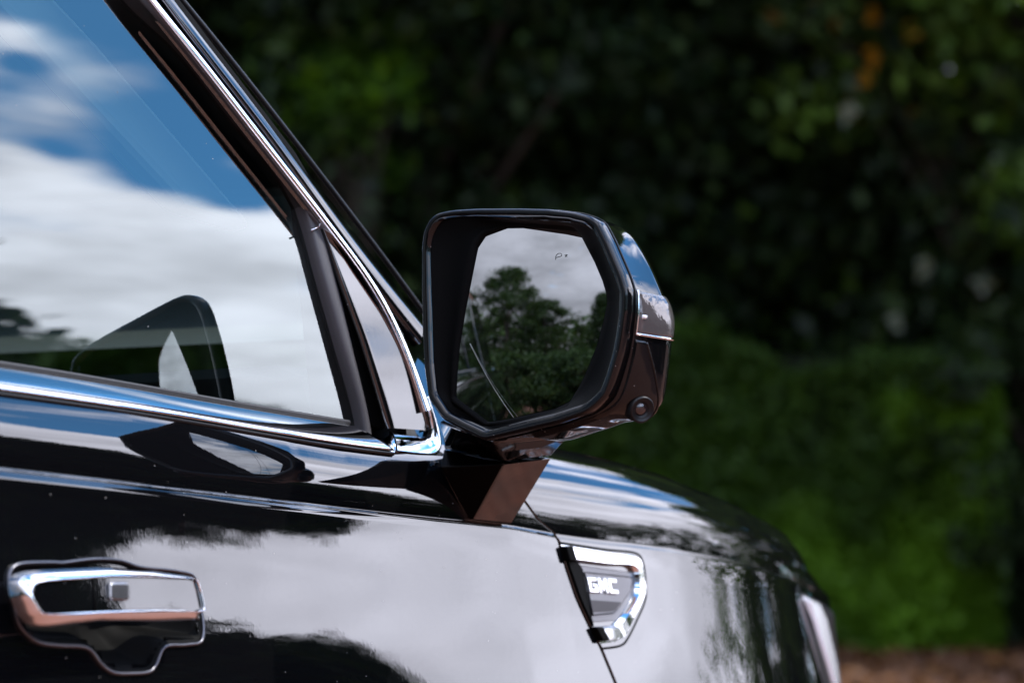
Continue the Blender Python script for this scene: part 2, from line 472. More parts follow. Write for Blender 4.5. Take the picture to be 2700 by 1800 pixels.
# measurements of the car in metres: x forward, y inward from the right flank, z up
DATA = {
    'glass_in': [(-0.3321, 0.4783, 0), (-0.2659, 0.4317, 0), (-0.1993, 0.3629, 0), (-0.1395, 0.306, 0), (-0.1175, 0.2707, 0)],
    'rub_out': [(-0.3255, 0.4719, 0.02), (-0.2851, 0.4288, 0.02), (-0.2319, 0.3751, 0.02), (-0.1764, 0.3186, 0.02), (-0.1247, 0.2687, 0.02), (-0.104, 0.2505, 0.02)],
    'bar_l': [(-0.1186, 0.2728, 0), (-0.1123, 0.2458, 0), (-0.1029, 0.1939, 0), (-0.087, 0.1256, 0), (-0.0636, 0.0347, 0)],
    'bar_lf': [(-0.1204, 0.2661, 0.0135), (-0.1135, 0.241, 0.0135), (-0.1039, 0.1897, 0.0135), (-0.0879, 0.1217, 0.0135), (-0.0656, 0.0295, 0.0135)],
    'bar_r': [(-0.1089, 0.2659, 0.0135), (-0.0929, 0.2482, 0.0135), (-0.0797, 0.1833, 0.0135), (-0.0683, 0.1189, 0.0135), (-0.0505, 0.0287, 0.0135)],
    'chrome': [(-0.3152, 0.4733, 0.022), (-0.2634, 0.4219, 0.022), (-0.2124, 0.3674, 0.022), (-0.1653, 0.3196, 0.022), (-0.1276, 0.284, 0.022), (-0.0968, 0.2529, 0.022), (-0.0599, 0.2188, 0.022), (-0.0264, 0.1858, 0.022), (-0.0023, 0.1476, 0.023), (0.0148, 0.1085, 0.025), (0.0229, 0.0773, 0.028), (0.0252, 0.0569, 0.031), (0.0285, 0.0459, 0.032)],
    'sail': [(-0.0975, 0.2487, 0.0175), (-0.0908, 0.2247, 0.0187), (-0.08, 0.1833, 0.0207), (-0.0619, 0.1252, 0.0236), (-0.0482, 0.0692, 0.0264), (-0.0366, 0.0248, 0.0286), (0.0287, 0.024, 0.0286), (0.0333, 0.0319, 0.0282), (0.0287, 0.0604, 0.0268), (0.0194, 0.0888, 0.0254), (0.0057, 0.1181, 0.0239), (-0.0194, 0.1553, 0.0221), (-0.0584, 0.2, 0.0199), (-0.0804, 0.2281, 0.0185)],
    'seal': [(-0.0773, 0.1978, 0.01), (-0.0659, 0.1374, 0.01), (-0.0549, 0.0711, 0.01), (-0.045, 0.0298, 0.01), (-0.0144, 0.0312, 0.01), (-0.0303, 0.0747, 0.01), (-0.0476, 0.1301, 0.01), (-0.0695, 0.1875, 0.01)],
    'band0': [(-0.2605, 0.4409, 0.018), (-0.1884, 0.3734, 0.018), (-0.0898, 0.2617, 0.018), (-0.0542, 0.2222, 0.018), (-0.0206, 0.1898, 0.018), (0.0197, 0.1497, 0.018), (0.0511, 0.1279, 0.018)],
    'band1': [(-0.2512, 0.457, 0.014), (-0.185, 0.392, 0.014), (-0.0815, 0.2752, 0.014), (-0.0451, 0.239, 0.014), (-0.0114, 0.2076, 0.014), (0.03, 0.1731, 0.014), (0.0612, 0.1508, 0.014)],
    'sil': [(-0.2037, 0.492, -0.02), (-0.1707, 0.4595, -0.02), (-0.1366, 0.4263, -0.02), (-0.1019, 0.3917, -0.02), (-0.0506, 0.3328, -0.02), (-0.0225, 0.2993, -0.02), (0.0235, 0.263, -0.02), (0.0702, 0.2214, -0.02), (0.1108, 0.1762, -0.02), (0.1293, 0.159, -0.02)],
    'crease': [(-0.6479, 1.2951), (-0.4848, 1.2864), (-0.3, 1.2758), (-0.0887, 1.2636), (0.1289, 1.2543)],
    'belt_lo': [(-0.6385, 1.3677), (-0.5495, 1.3641), (-0.4739, 1.3613), (-0.3521, 1.3519), (-0.2422, 1.3436), (-0.2343, 1.3423), (-0.1559, 1.336), (-0.0633, 1.3326), (-0.0219, 1.3315), (0.0117, 1.332)],
    'belt_hi': [(-0.5962, 1.3938), (-0.5046, 1.3915), (-0.4064, 1.3827), (-0.3012, 1.3747), (-0.1881, 1.3692), (-0.1642, 1.3684), (-0.0659, 1.361), (-0.0179, 1.3589), (0.0496, 1.3552)],
    'shut': [(0.1646, 1.2834), (0.1867, 1.2637), (0.2197, 1.2489), (0.2288, 1.2389), (0.2363, 1.2101), (0.2484, 1.1727), (0.2653, 1.1402), (0.2807, 1.1143), (0.2993, 1.0714)],
    'h_out': [(-0.6766, 1.1992, -0.0531), (-0.6692, 1.2056, -0.0517), (-0.6522, 1.2088, -0.051), (-0.5624, 1.2113, -0.0495), (-0.5065, 1.2086, -0.0495), (-0.4635, 1.2039, -0.05), (-0.4544, 1.2014, -0.0504), (-0.4518, 1.1893, -0.0529), (-0.4505, 1.1713, -0.0567), (-0.4531, 1.1629, -0.0585), (-0.5161, 1.1625, -0.0594), (-0.5854, 1.1638, -0.0599), (-0.6493, 1.1608, -0.0611), (-0.6604, 1.1627, -0.0608), (-0.6702, 1.1716, -0.0589), (-0.6763, 1.1864, -0.0558)],
    'h_in': [(-0.6692, 1.1937, -0.0603), (-0.6636, 1.1982, -0.0593), (-0.6576, 1.1998, -0.0589), (-0.5701, 1.2036, -0.0572), (-0.5142, 1.2026, -0.0568), (-0.4723, 1.2009, -0.0567), (-0.466, 1.199, -0.057), (-0.4626, 1.1875, -0.0594), (-0.4601, 1.1736, -0.0624), (-0.4623, 1.1716, -0.0628), (-0.5202, 1.1736, -0.0631), (-0.5897, 1.1731, -0.064), (-0.6519, 1.1718, -0.0649), (-0.66, 1.1728, -0.0647), (-0.6666, 1.1817, -0.0628), (-0.6699, 1.19, -0.061)],
    'h_btn': [(-0.5744, 1.1975, -0.0596), (-0.5694, 1.1984, -0.0594), (-0.5528, 1.1982, -0.0592), (-0.5503, 1.1968, -0.0595), (-0.5513, 1.1838, -0.0623), (-0.5548, 1.1817, -0.0627), (-0.5725, 1.1826, -0.0627), (-0.5757, 1.1841, -0.0625)],
    'h_rec': [(-0.5883, 1.2151, -0.016), (-0.6056, 1.2156, -0.0161), (-0.6454, 1.2129, -0.0171), (-0.6532, 1.2063, -0.0186), (-0.6552, 1.1932, -0.0213), (-0.6526, 1.1792, -0.0243), (-0.6492, 1.1623, -0.0278), (-0.6404, 1.1528, -0.0296), (-0.6297, 1.1469, -0.0305), (-0.6092, 1.1435, -0.0309), (-0.5721, 1.1405, -0.0311), (-0.5658, 1.1374, -0.0316), (-0.5552, 1.1256, -0.0335), (-0.5424, 1.1179, -0.0346), (-0.5175, 1.1155, -0.0347), (-0.4916, 1.1169, -0.0343), (-0.4834, 1.123, -0.0333), (-0.4709, 1.1374, -0.0307), (-0.4409, 1.139, -0.0301), (-0.4184, 1.1419, -0.0293), (-0.4131, 1.155, -0.0267), (-0.4132, 1.1703, -0.0235), (-0.4157, 1.201, -0.017), (-0.4358, 1.2067, -0.016), (-0.4896, 1.2115, -0.0157), (-0.513, 1.217, -0.0148), (-0.5437, 1.2185, -0.0148)],
    'h_split': [(-0.5906, 1.2033, -0.0576), (-0.595, 1.1726, -0.0641)],
    'v_out': [(0.2213, 1.2334, -0.0062), (0.2471, 1.2312, -0.0062), (0.3206, 1.2254, -0.0061), (0.3914, 1.2201, -0.0059), (0.3985, 1.2167, -0.0064), (0.3997, 1.1951, -0.0104), (0.3981, 1.1797, -0.0135), (0.3843, 1.1676, -0.0162), (0.3571, 1.1467, -0.0211), (0.3315, 1.1272, -0.0257), (0.3247, 1.1244, -0.0264), (0.2867, 1.1225, -0.0275), (0.2362, 1.1224, -0.0285)],
    'v_in': [(0.2254, 1.2159, -0.0093), (0.25, 1.2152, -0.009), (0.3163, 1.2108, -0.0088), (0.3787, 1.2075, -0.0084), (0.3824, 1.2034, -0.0091), (0.3808, 1.1911, -0.0115), (0.3763, 1.1789, -0.014), (0.3695, 1.1708, -0.0158), (0.3417, 1.1531, -0.02), (0.3185, 1.1425, -0.0227), (0.3119, 1.1402, -0.0233), (0.2812, 1.1394, -0.024), (0.239, 1.1389, -0.0249)],
    'v_rim': [(0.2257, 1.2374, -0.0015), (0.2543, 1.2352, -0.0014), (0.3281, 1.2295, -0.0013), (0.3974, 1.225, -0.001), (0.4072, 1.2209, -0.0016), (0.4116, 1.2115, -0.0031), (0.4075, 1.1806, -0.0091), (0.4012, 1.1683, -0.0117), (0.3754, 1.1463, -0.0168), (0.3384, 1.1199, -0.0231), (0.3272, 1.1158, -0.0242), (0.2899, 1.1134, -0.0254), (0.2415, 1.1139, -0.0262)],
    'v_plate': [(0.2652, 1.2109, -0.0061), (0.3207, 1.2067, -0.006), (0.3866, 1.2018, -0.0058), (0.3838, 1.189, -0.0084), (0.3753, 1.1738, -0.0116), (0.3297, 1.1472, -0.018), (0.3231, 1.1449, -0.0186), (0.2676, 1.1441, -0.0198)],
    'v_p2': [(0.271, 1.2024, -0.0083), (0.3709, 1.1963, -0.0077), (0.376, 1.1937, -0.0082), (0.3665, 1.18, -0.0111), (0.3297, 1.1583, -0.0162), (0.3196, 1.1544, -0.0172), (0.2725, 1.1529, -0.0184)],
    'v_dark': [(0.2713, 1.1704, -0.0153), (0.3404, 1.1667, -0.0149), (0.3247, 1.1579, -0.017), (0.3175, 1.1565, -0.0174), (0.2713, 1.1561, -0.0184)],
    'v_blk': [(0.2232, 1.2159, -0.006), (0.2568, 1.2149, -0.0057), (0.2646, 1.2069, -0.0071), (0.2658, 1.1901, -0.0104), (0.265, 1.1427, -0.0203), (0.2582, 1.1394, -0.0212), (0.24, 1.1401, -0.0213), (0.2301, 1.16, -0.0173), (0.2223, 1.1777, -0.0137), (0.2215, 1.1983, -0.0095)],
    'v_txt': [(0.2691, 1.1972, -0.0109), (0.3336, 1.1943, -0.0104), (0.3339, 1.1766, -0.0139), (0.2705, 1.1795, -0.0145)],
    'M0': [-0.1134, -0.1368, 1.3391],
    'MA': [0.0175, -0.9998, 0.0],
    'MB': [0.9998, 0.0175, 0.0],
    'rim': [(0.1396, 0.216), (0.1511, 0.1957), (0.1678, 0.1607), (0.1734, 0.1444), (0.1729, 0.124), (0.1692, 0.1001), (0.1652, 0.0826), (0.1603, 0.0677), (0.1545, 0.0529), (0.1487, 0.0406), (0.1376, 0.0312), (0.1259, 0.0244), (0.0887, 0.0146), (0.0449, 0.0075), (-0.0001, 0.0002), (-0.0306, 0.0132), (-0.0533, 0.0241), (-0.0707, 0.046), (-0.0765, 0.0804), (-0.0787, 0.1128), (-0.0802, 0.1641), (-0.0799, 0.209), (-0.077, 0.2241), (-0.0697, 0.235), (-0.0604, 0.2405), (-0.0404, 0.2421), (-0.0095, 0.2412), (0.0449, 0.2371), (0.0802, 0.2335), (0.1108, 0.2279), (0.1302, 0.2218)],
    'GC': [-0.0764, -0.1912, 1.4291],
    'GAx': [0.309, -0.9511, 0.0],
    'mglass': [(-0.0668, 0.1236), (-0.0429, 0.131), (-0.01, 0.1301), (0.0218, 0.1269), (0.0315, 0.1249), (0.0363, 0.12), (0.0508, 0.0924), (0.0592, 0.0729), (0.0635, 0.0587), (0.0639, 0.0482), (0.0606, 0.0323), (0.0529, 0.0052), (0.04, -0.0244), (0.0339, -0.0352), (0.0246, -0.0494), (0.0089, -0.0565), (-0.0428, -0.067), (-0.0637, -0.0697), (-0.0993, -0.0435), (-0.0969, -0.0183), (-0.094, 0.0107), (-0.0877, 0.0464), (-0.0747, 0.112)],
    'icon': [(0.0097, 0.0962), (0.01, 0.1002), (0.0126, 0.1026), (0.0156, 0.1023), (0.0161, 0.1004), (0.0132, 0.0991), (0.01, 0.0985)],
    'icon2': [(0.0207, 0.1002), (0.0192, 0.1009), (0.0224, 0.1009), (0.0197, 0.0987), (0.0218, 0.0987), (0.0208, 0.1017)],
    'sil_m': [(0.1282, 0.2192), (0.1375, 0.2134), (0.1465, 0.1964), (0.159, 0.1749), (0.1695, 0.1545), (0.1778, 0.1366), (0.1815, 0.1167), (0.182, 0.0971), (0.1797, 0.0803), (0.1774, 0.0627), (0.1741, 0.0467), (0.1719, 0.0357), (0.1661, 0.0298), (0.1531, 0.0229), (0.1274, 0.0214), (0.1083, 0.0158), (0.0612, 0.0047)],
    'sig': [(0.164, 0.139), (0.1601, 0.103), (0.1841, 0.0954), (0.1785, 0.1314)],
    'pod': [(0.1651, 0.1007), (0.1694, 0.0878), (0.1766, 0.071), (0.1824, 0.0505), (0.1833, 0.0378), (0.1779, 0.0292), (0.1631, 0.0227), (0.1335, 0.0211)],
    'cam': [(0.1563, 0.032)],
    'foot': {'a': [-0.0034, -0.0, 1.3181], 'b': [0.0457, -0.002, 1.263], 'c': [0.0505, -0.006, 1.2609], 'd': [0.0304, -0.062, 1.3215], 'e': [0.098, -0.0792, 1.33], 'g': [0.1167, -0.012, 1.258], 'a2': [0.0159, 0.01, 1.3392]},
    'fcrease': [(0.228, 1.2397), (0.316, 1.2367), (0.398, 1.2327), (0.486, 1.2275), (0.646, 1.2127), (0.764, 1.2007), (0.832, 1.1904)],
    'hoodsil': [(0.432, 1.3544, 0.14), (0.5, 1.3474, 0.14), (0.578, 1.3373, 0.13), (0.644, 1.3235, 0.12), (0.74, 1.3059, 0.1), (0.826, 1.2854, 0.08), (0.896, 1.2658, 0.05), (0.946, 1.2374, 0.03), (0.96, 1.2105, 0.015), (1.05, 1.1764, 0.004)],
    'hl': [(0.89, 1.1864), (0.918, 1.1515), (0.962, 1.0955), (0.984, 1.1731), (1.024, 1.139), (1.04, 1.0928)],
    'corner_o': [(-0.0622, -0.0091, 0.054), (-0.0371, -0.0091, 0.051), (-0.0109, -0.0085, 0.047), (0.0181, -0.0068, 0.043), (0.0354, -0.0025, 0.039), (0.0469, 0.0057, 0.035), (0.051, 0.0164, 0.032), (0.0482, 0.0301, 0.031), (0.0415, 0.0468, 0.031), (0.0369, 0.0633, 0.03)],
    'corner_i': [(-0.023, 0.0244, 0.018), (-0.0059, 0.0223, 0.02), (0.0124, 0.0204, 0.022), (0.0296, 0.0182, 0.025), (0.0364, 0.0205, 0.027), (0.0376, 0.0264, 0.029), (0.0363, 0.0337, 0.03), (0.0343, 0.0425, 0.031), (0.0317, 0.0529, 0.031), (0.0301, 0.0614, 0.03)],
    'ptrim': [(-0.4366, 0.4998, -0.1), (-0.1942, 0.2944, -0.1), (-0.0835, 0.2828, -0.1), (-0.2852, 0.4697, -0.1), (-0.3619, 0.5382, -0.1)],
    'neck': {'a': [-0.023, -0.012, 1.3678], 'd': [-0.0635, -0.115, 1.3392], 'e': [0.0819, -0.115, 1.3534]},
}

def leaf_mesh(name, centers, size, rng, mat, up_bias=0.3, elong=1.7):
    """one small folded blade per centre point"""
    c = np.asarray(centers); n = len(c)
    nrm = rng.normal(size=(n, 3)); nrm[:, 2] = np.abs(nrm[:, 2]) * (1 + up_bias); nrm /= np.linalg.norm(nrm, axis=1)[:, None]
    d = rng.normal(size=(n, 3)); d -= nrm * np.sum(d * nrm, 1)[:, None]; d /= np.linalg.norm(d, axis=1)[:, None]
    w = np.cross(nrm, d)
    s = size * rng.uniform(.6, 1.35, (n, 1))
    V = np.empty((n, 4, 3), np.float32)
    V[:, 0] = c - d * s * elong * .5
    V[:, 1] = c + w * s * .42 + nrm * s * .08
    V[:, 2] = c + d * s * elong * .5
    V[:, 3] = c - w * s * .42 + nrm * s * .08
    me = bpy.data.meshes.new(name)
    me.vertices.add(n * 4); me.vertices.foreach_set('co', V.reshape(-1))
    me.loops.add(n * 4); me.loops.foreach_set('vertex_index', np.arange(n * 4, dtype=np.int32))
    me.polygons.add(n); me.polygons.foreach_set('loop_start', np.arange(0, n * 4, 4, dtype=np.int32))
    try: me.polygons.foreach_set('loop_total', np.full(n, 4, np.int32))
    except Exception: pass
    me.update(calc_edges=True); me.validate()
    me.materials.append(mat)
    return me


# ------------------------------------------------------------------ ground
def ground_z(x, y):
    fx = (x - CAM[0]) * FWD[0] + (y - CAM[1]) * FWD[1]
    t = min(max((fx - 7.0) / 14.0, 0.0), 1.0)
    return 0.46 * t * t * (3 - 2 * t)

def build_ground():
    rr = [0] + list(np.geomspace(1.5, 900, 46)); na = 96
    rows = []
    for r in rr:
        row = []
        for a in np.linspace(0, 2 * math.pi, na, endpoint=False):
            x, y = CAM[0] + r * math.cos(a), CAM[1] + r * math.sin(a)
            row.append((x, y, ground_z(x, y)))
        rows.append(row)
    V, F = grid(rows, True)
    o = mesh_obj('ground', V, F, M['ground']); o['kind'] = 'structure'
build_ground()

def build_bed():
    rows = []
    for d in np.linspace(12.6, 60, 30):
        row = []
        for s in np.linspace(-1, 1, 60):
            k = d + .5 * math.sin(s * 17) * (1 if d < 13 else 0)
            p = CAM + FWD * k + RIGHT * s * 34
            row.append((p[0], p[1], ground_z(p[0], p[1]) + .012))
        rows.append(row)
    V, F = grid(rows)
    o = mesh_obj('planting_bed', V, F, M['soil']); o['kind'] = 'structure'
M['soil'] = principled('dark_soil', (0.095, 0.040, 0.018), 0.95)
add_bump(M['soil'], 9.0, 1.0, 0.06, 8.0)
build_bed()

def build_litter():
    rng = np.random.default_rng(31); pts = []
    n = 26000
    d = 12.3 + rng.uniform(0, 1, n) ** 1.3 * 14; s = rng.uniform(-10, 12, n)
    P = CAM[None, :] + FWD[None, :] * d[:, None] + RIGHT[None, :] * s[:, None]
    P[:, 2] = [ground_z(p[0], p[1]) + .03 for p in P]
    me = leaf_mesh('fallen_leaves', P, .07, rng, M['litter'], up_bias=3.0)
    o = bpy.data.objects.new('fallen_leaves', me); C.objects.link(o); o['kind'] = 'stuff'

# ------------------------------------------------------------------ car body
CARLOC = (-0.8, 1.03, 0.0)
WIDTH = 2.06
car = thing('parked_car', 'glossy black SUV with chrome window trim, seen close along its right flank', 'car', CARLOC)

# tilt of the skin in degrees against metres below the crease: door, and door front edge with fender
TILT = ([(0, 3), (.03, 9), (.07, 12), (.12, 12), (.18, 8), (.24, 3), (.4, -2), (.9, -8)], [(0, 9), (.03, 11), (.08, 12), (.22, 12), (.4, 3), (.9, -8)])
_v = np.linspace(0, 1.0, 401)
_dd = []
for tp in TILT:
    _t = np.tan(np.radians(np.interp(_v, [a for a, b in tp], [b for a, b in tp])))
    _dd.append(np.concatenate([[0], np.cumsum((_t[1:] + _t[:-1]) / 2 * (_v[1] - _v[0]))]))
def dprof(v, x=-.5):
    w = min(max((x + .3) / .3, 0), 1); w = w * w * (3 - 2 * w)
    return float(np.interp(v, _v, _dd[0])) * (1 - w) + float(np.interp(v, _v, _dd[1])) * w + .003 * (1 - w) * min(1.0, v / .004)
ZCX = [-3.8, -2.4, -.648, -.485, -.3, -.089, .129, .228, .316, .398, .486, .646, .764, .832, .95, 1.1, 1.3, 1.6]
ZCZ = [1.36, 1.345, 1.2951, 1.2864, 1.2758, 1.2636, 1.2525, 1.2425, 1.2367, 1.2327, 1.2275, 1.2127, 1.2007, 1.1904, 1.175, 1.155, 1.14, 1.13]
def zcrease(x): return float(np.interp(x, ZCX, ZCZ))
_bl = DATA['belt_lo']
def zbelt(x):
    xs = [-3.8, -2.4, -1.2] + [p[0] for p in _bl] + [0.2]
    zs = [1.43, 1.425, 1.395] + [p[1] for p in _bl] + [1.332]
    return float(np.interp(x, xs, zs))
L_, W_, X0_, P_, Q_ = 1.337, .9, .25, 3.0, 2.4
def plan_y(x):
    if x <= X0_: return 0.0
    return W_ * (1 - (1 - min((x - X0_) / L_, 1.0) ** P_) ** (1 / Q_))
def plan(x):
    y = plan_y(x); dy = (plan_y(x + 1e-4) - plan_y(x - 1e-4)) / 2e-4
    n = np.array([-dy, 1.0]); n /= np.linalg.norm(n)
    return np.array([x, y]), n
SH = sorted([(p[1], p[0]) for p in DATA['shut']] + [(0.60, 0.40), (0.85, 0.37), (1.34, 0.10)])
def xshut(z): return float(np.interp(z, [a for a, b in SH], [b for a, b in SH]))

REC = [np.array(p) for p in DATA['h_rec']]
def inside(poly, x, z):
    c = False; n = len(poly)
    for i in range(n):
        x1, z1 = poly[i][0], poly[i][1]; x2, z2 = poly[(i + 1) % n][0], poly[(i + 1) % n][1]
        if (z1 > z) != (z2 > z) and x < (x2 - x1) * (z - z1) / (z2 - z1) + x1: c = not c
    return c

def side_y(v, hgt):
    """lateral position (y, inward positive) at height v below (-) or above (+) the crease; hgt = belt height above it"""
    if v <= 0: return -dprof(-v)
    u = v / hgt
    return 0.0 + hgt * (math.tan(rad(1.0)) * u + (math.tan(rad(34.0)) - math.tan(rad(1.0))) * u ** 2.6 / 2.6)

def door_panel(name, xl, xr_fn, label=None, hole=None, cols=160):
    vs_ = list(np.linspace(-0.72, -0.26, 14)) + list(np.linspace(-0.25, -0.012, 48)) + [-.008, -.004, -.0015, 0.0, .0008, .0022] + list(np.linspace(0.008, 1.0, 22))
    Lx = abs(.2 - xl)
    us = [0, .0012 / Lx, .003 / Lx] + list(np.linspace(.008 / Lx, 1 - .008 / Lx, cols - 5)) + [1 - .003 / Lx, 1 - .0012 / Lx, 1]
    rows = []
    for v in vs_:
        row = []
        for j in range(cols + 1):
            u = us[j]
            x = xl
            for _ in range(4):
                zc, zb = zcrease(x), zbelt(x)
                z = zc + v if v <= 0.005 else zc + v * (zb - zc)
                x = xl + (xr_fn(z) - .0008 - xl) * u
            hgt = zb - zc
            vv = z - zc
            if vv > 0: y = side_y(vv, hgt)
            else: y = -dprof(-vv, x)
            row.append((x, y, z))
        # shut-line edges turned inward
        row = [(row[0][0], row[0][1] + .02, row[0][2])] + [(row[0][0], row[0][1] + .0015, row[0][2])] + row[1:-1] + \
              [(row[-1][0], row[-1][1] + .0015, row[-1][2]), (row[-1][0], row[-1][1] + .02, row[-1][2])]
        rows.append(row)
    V, F = grid(rows)
    if hole is not None:
        keep = []
        for f in F:
            c = np.mean([V[i] for i in f], axis=0)
            if inside(hole, c[0], c[2]): continue
            keep.append(f)
        F = keep
    o = mesh_obj(name, V, F, M['paint'], car)
    return o

def shrink(poly, d):
    """move a closed outline inward by d (x, z)"""
    P = [np.array(p[:2], float) for p in poly]; n = len(P)
    area = sum(P[i][0] * P[(i + 1) % n][1] - P[(i + 1) % n][0] * P[i][1] for i in range(n))
    s = 1 if area > 0 else -1; out = []
    for i in range(n):
        t = P[(i + 1) % n] - P[i - 1]; t /= np.linalg.norm(t)
        out.append(P[i] + s * np.array([-t[1], t[0]]) * d)
    return out

rec_loop = catmull([(p[0], p[1]) for p in REC] + [(REC[0][0], REC[0][1])], 121)[:-1]
hole = shrink(rec_loop, 0.006)
front_door = door_panel('front_door', -0.845, lambda z: xshut(z), hole=hole)
rear_door = door_panel('rear_door', -1.88, lambda z: -0.85, cols=60)
quarter = door_panel('rear_quarter_panel', -3.75, lambda z: -1.885, cols=60)

# fender: from the shut line round the front corner
def arc_x(n, x0, x1):
    xs = np.linspace(x0, x1, 4000)
    P = np.array([[x, plan_y(x)] for x in xs])
    s = np.concatenate([[0], np.cumsum(np.linalg.norm(np.diff(P, axis=0), axis=1))])
    return np.interp(np.linspace(0, s[-1], n), s, xs)
HS = DATA['hoodsil']
def hood_z(x): return float(np.interp(x, [.1, .25] + [h[0] for h in HS] + [1.25, 1.587], [1.375, 1.368] + [h[1] for h in HS] + [1.15, 1.145]))
def hood_d(x): return float(np.interp(x, [h[0] for h in HS], [h[2] for h in HS]))

def fender_row(x, v):
    """v<0: metres below the crease; 0..1: fraction of the rounded shoulder above it"""
    p, n = plan(x)
    zc = zcrease(x)
    fade = min(max((x - .9) / .3, 0), 1)
    if v <= 0:
        d = -dprof(-v, x) * (1 - .6 * fade)
        z = zc + v
    else:
        zs, dd = hood_z(x), hood_d(x)
        ph = v * math.pi / 2
        d = dd * (1 - math.cos(ph)) ** 1.35 + .0008
        z = zc + (zs - zc) * math.sin(ph)
    q = p + n * d
    return (q[0], q[1], z)

def build_fender():
    vs_ = list(np.linspace(-0.62, -0.24, 10)) + list(np.linspace(-0.23, -0.01, 40)) + [-.007, -.004, -.0015, 0.0, .006] + list(np.linspace(0.03, 0.72, 30))
    cols = 120
    ax = arc_x(cols + 1, 0.0, 1.585)
    rows = []
    for v in vs_:
        row = []
        for j in range(cols + 1):
            u = j / cols
            x = .2
            # start of the row sits on the shut line
            zc = zcrease(x); z = zc + v if v <= 0 else fender_row(x, v)[2]
            for _ in range(3):
                x0 = xshut(z) + .0008
                z = fender_row(x0, v)[2]
            x = x0 + (ax[j] / 1.585) * (1.585 - x0)
            row.append(fender_row(x, v))
        e = row[0]
        s1, s2 = fender_row(row[0][0] + .0012, v), fender_row(row[0][0] + .003, v)
        row = [(e[0], e[1] + .02, e[2]), (e[0], e[1] + .0015, e[2]), s1, s2] + row[1:]
        rows.append(row)
    V, F = grid(rows)
    return mesh_obj('front_fender', V, F, M['paint'], car)
build_fender()

def build_shut_seal():
    zs = np.linspace(.55, 1.36, 80); path = []
    for z in zs:
        x = xshut(z); v = z - zcrease(x)
        y = -dprof(-v, x) if v <= 0 else fender_row(x + .001, min(v / max(hood_z(x) - zcrease(x), .01), .99))[1]
        path.append((x, y + .0032, z))
    V, F = tube(path, .0018, seg=8)
    mesh_obj('door_seal', V, F, M['matte'], car)
build_shut_seal()

def build_hood():
    ax = arc_x(120, 0.20, 1.585); rows = []
    prof = list(np.linspace(0.728, 1.0, 12))
    for v in prof:
        rows.append([fender_row(x, v) for x in ax])
    # top, rising to a raised centre
    last = rows[-1]
    for t in np.linspace(0.04, 1.0, 24):
        row = []
        for k, x in enumerate(ax):
            a = np.array(last[k]); yc = WIDTH / 2
            y = a[1] + (yc - a[1]) * t
            dome = 0.030 * (1 / (1 + math.exp(-(t - .30) * 26))) * min(max((1.15 - x) / .35, 0), 1)
            row.append((a[0], y, a[2] + .012 * math.sin(t * math.pi / 2) + dome))
        rows.append(row)
    V, F = grid(rows)
    V2 = [(x, WIDTH - y, z) for x, y, z in V]
    return mesh_obj('hood', *join((V, F), (V2, F)), M['paint'], car)
build_hood()

# lower nose and grille, closing the front
def build_nose():
    rows = []
    for z, back in ((1.145, .02), (1.1, .0), (.9, -.01), (.6, -.02), (.4, .04)):
        rows.append([(1.587 - back - .06 * abs((y - 1.03) / .5) ** 2, y, z) for y in np.linspace(.52, 1.54, 30)])
    V, F = grid(rows)
    return mesh_obj('grille', V, F, M['plastic_dark'], car)
build_nose()

# headlamp at the front corner
def build_headlamp():
    hl = DATA['hl']
    def patch(xa, xb, zt_fn, zb_, off, nx=24, nz=20):
        rows = []
        for k in range(nz + 1):
            row = []
            for j in range(nx + 1):
                t = k / nz
                x = xa(t) + (xb(t) - xa(t)) * j / nx
                z = zt_fn(x) + (zb_ - zt_fn(x)) * t
                v = z - zcrease(x)
                p, n = plan(x)
                d = (-dprof(-v, x) if v < 0 else 0) * (1 - .6 * min(max((x - .9) / .3, 0), 1))
                e = min(j, nx - j, k, nz - k)
                q = p - n * ((off if e > 0 else -.004) - d)
                row.append((q[0], q[1], z))
            rows.append(row)
        return grid(rows)
    lamp_l = lambda t: np.interp(t, [0, .45, 1], [.905, .938, .985])
    V, F = patch(lambda t: lamp_l(t) - .012, lambda t: 1.38, lambda x: zcrease(x) - .004, .93, .004)
    lamp = mesh_obj('headlamp', V, F, M['plastic_dark'], car)
    V, F = patch(lambda t: lamp_l(t), lambda t: lamp_l(t) + np.interp(t, [0, .2, .7, 1], [.05, .085, .075, .04]), lambda x: zcrease(x) - .012, 1.03, .010)
    mesh_obj('light_bar', V, F, M['white_lens'], lamp)
M['white_lens'] = principled('white_light_guide', (0.9, 0.9, 0.92), 0.08, ior=1.6, Coat_Weight=1.0, Coat_Roughness=0.02)
build_headlamp()

# ------------------------------------------------------------------ glass and trim above the belt
TT = rad(13)
G0 = np.array([0, .068, 1.33]); GN = np.array([0, -math.cos(TT), math.sin(TT)]); GU = np.array([0, math.sin(TT), math.cos(TT)])
def curve(h):
    h = min(max(h, 0.0), .62); return .12 * h - .22 * h * h
def gp(x, h, off=0.0):
    off = off + curve(h)
    return G0 + np.array([x, 0, 0]) + GU * h + GN * off
def gline(key, off, n, ext=()):
    p = [(a[0], a[1]) for a in DATA[key]]
    return catmull(list(ext) + p, n)

TOPX = [(-2.2, .60), (-1.2, .595), (-.80, .585), (-.56, .568), (-.42, .54)]
def top(d, dx=0): return [(x + dx, h + d) for x, h in TOPX]
NL = 220
g_in = gline('glass_in', 0, NL, top(.045))
r_out = gline('rub_out', .02, NL, top(.04, .01))
b0 = DATA['bar_l']

def lerp(a, b, t): return a * (1 - t) + b * t
def relax(p, k=70):
    p = np.array(p)
    for _ in range(k): p[1:-1] = .25 * p[:-2] + .5 * p[1:-1] + .25 * p[2:]
    return p

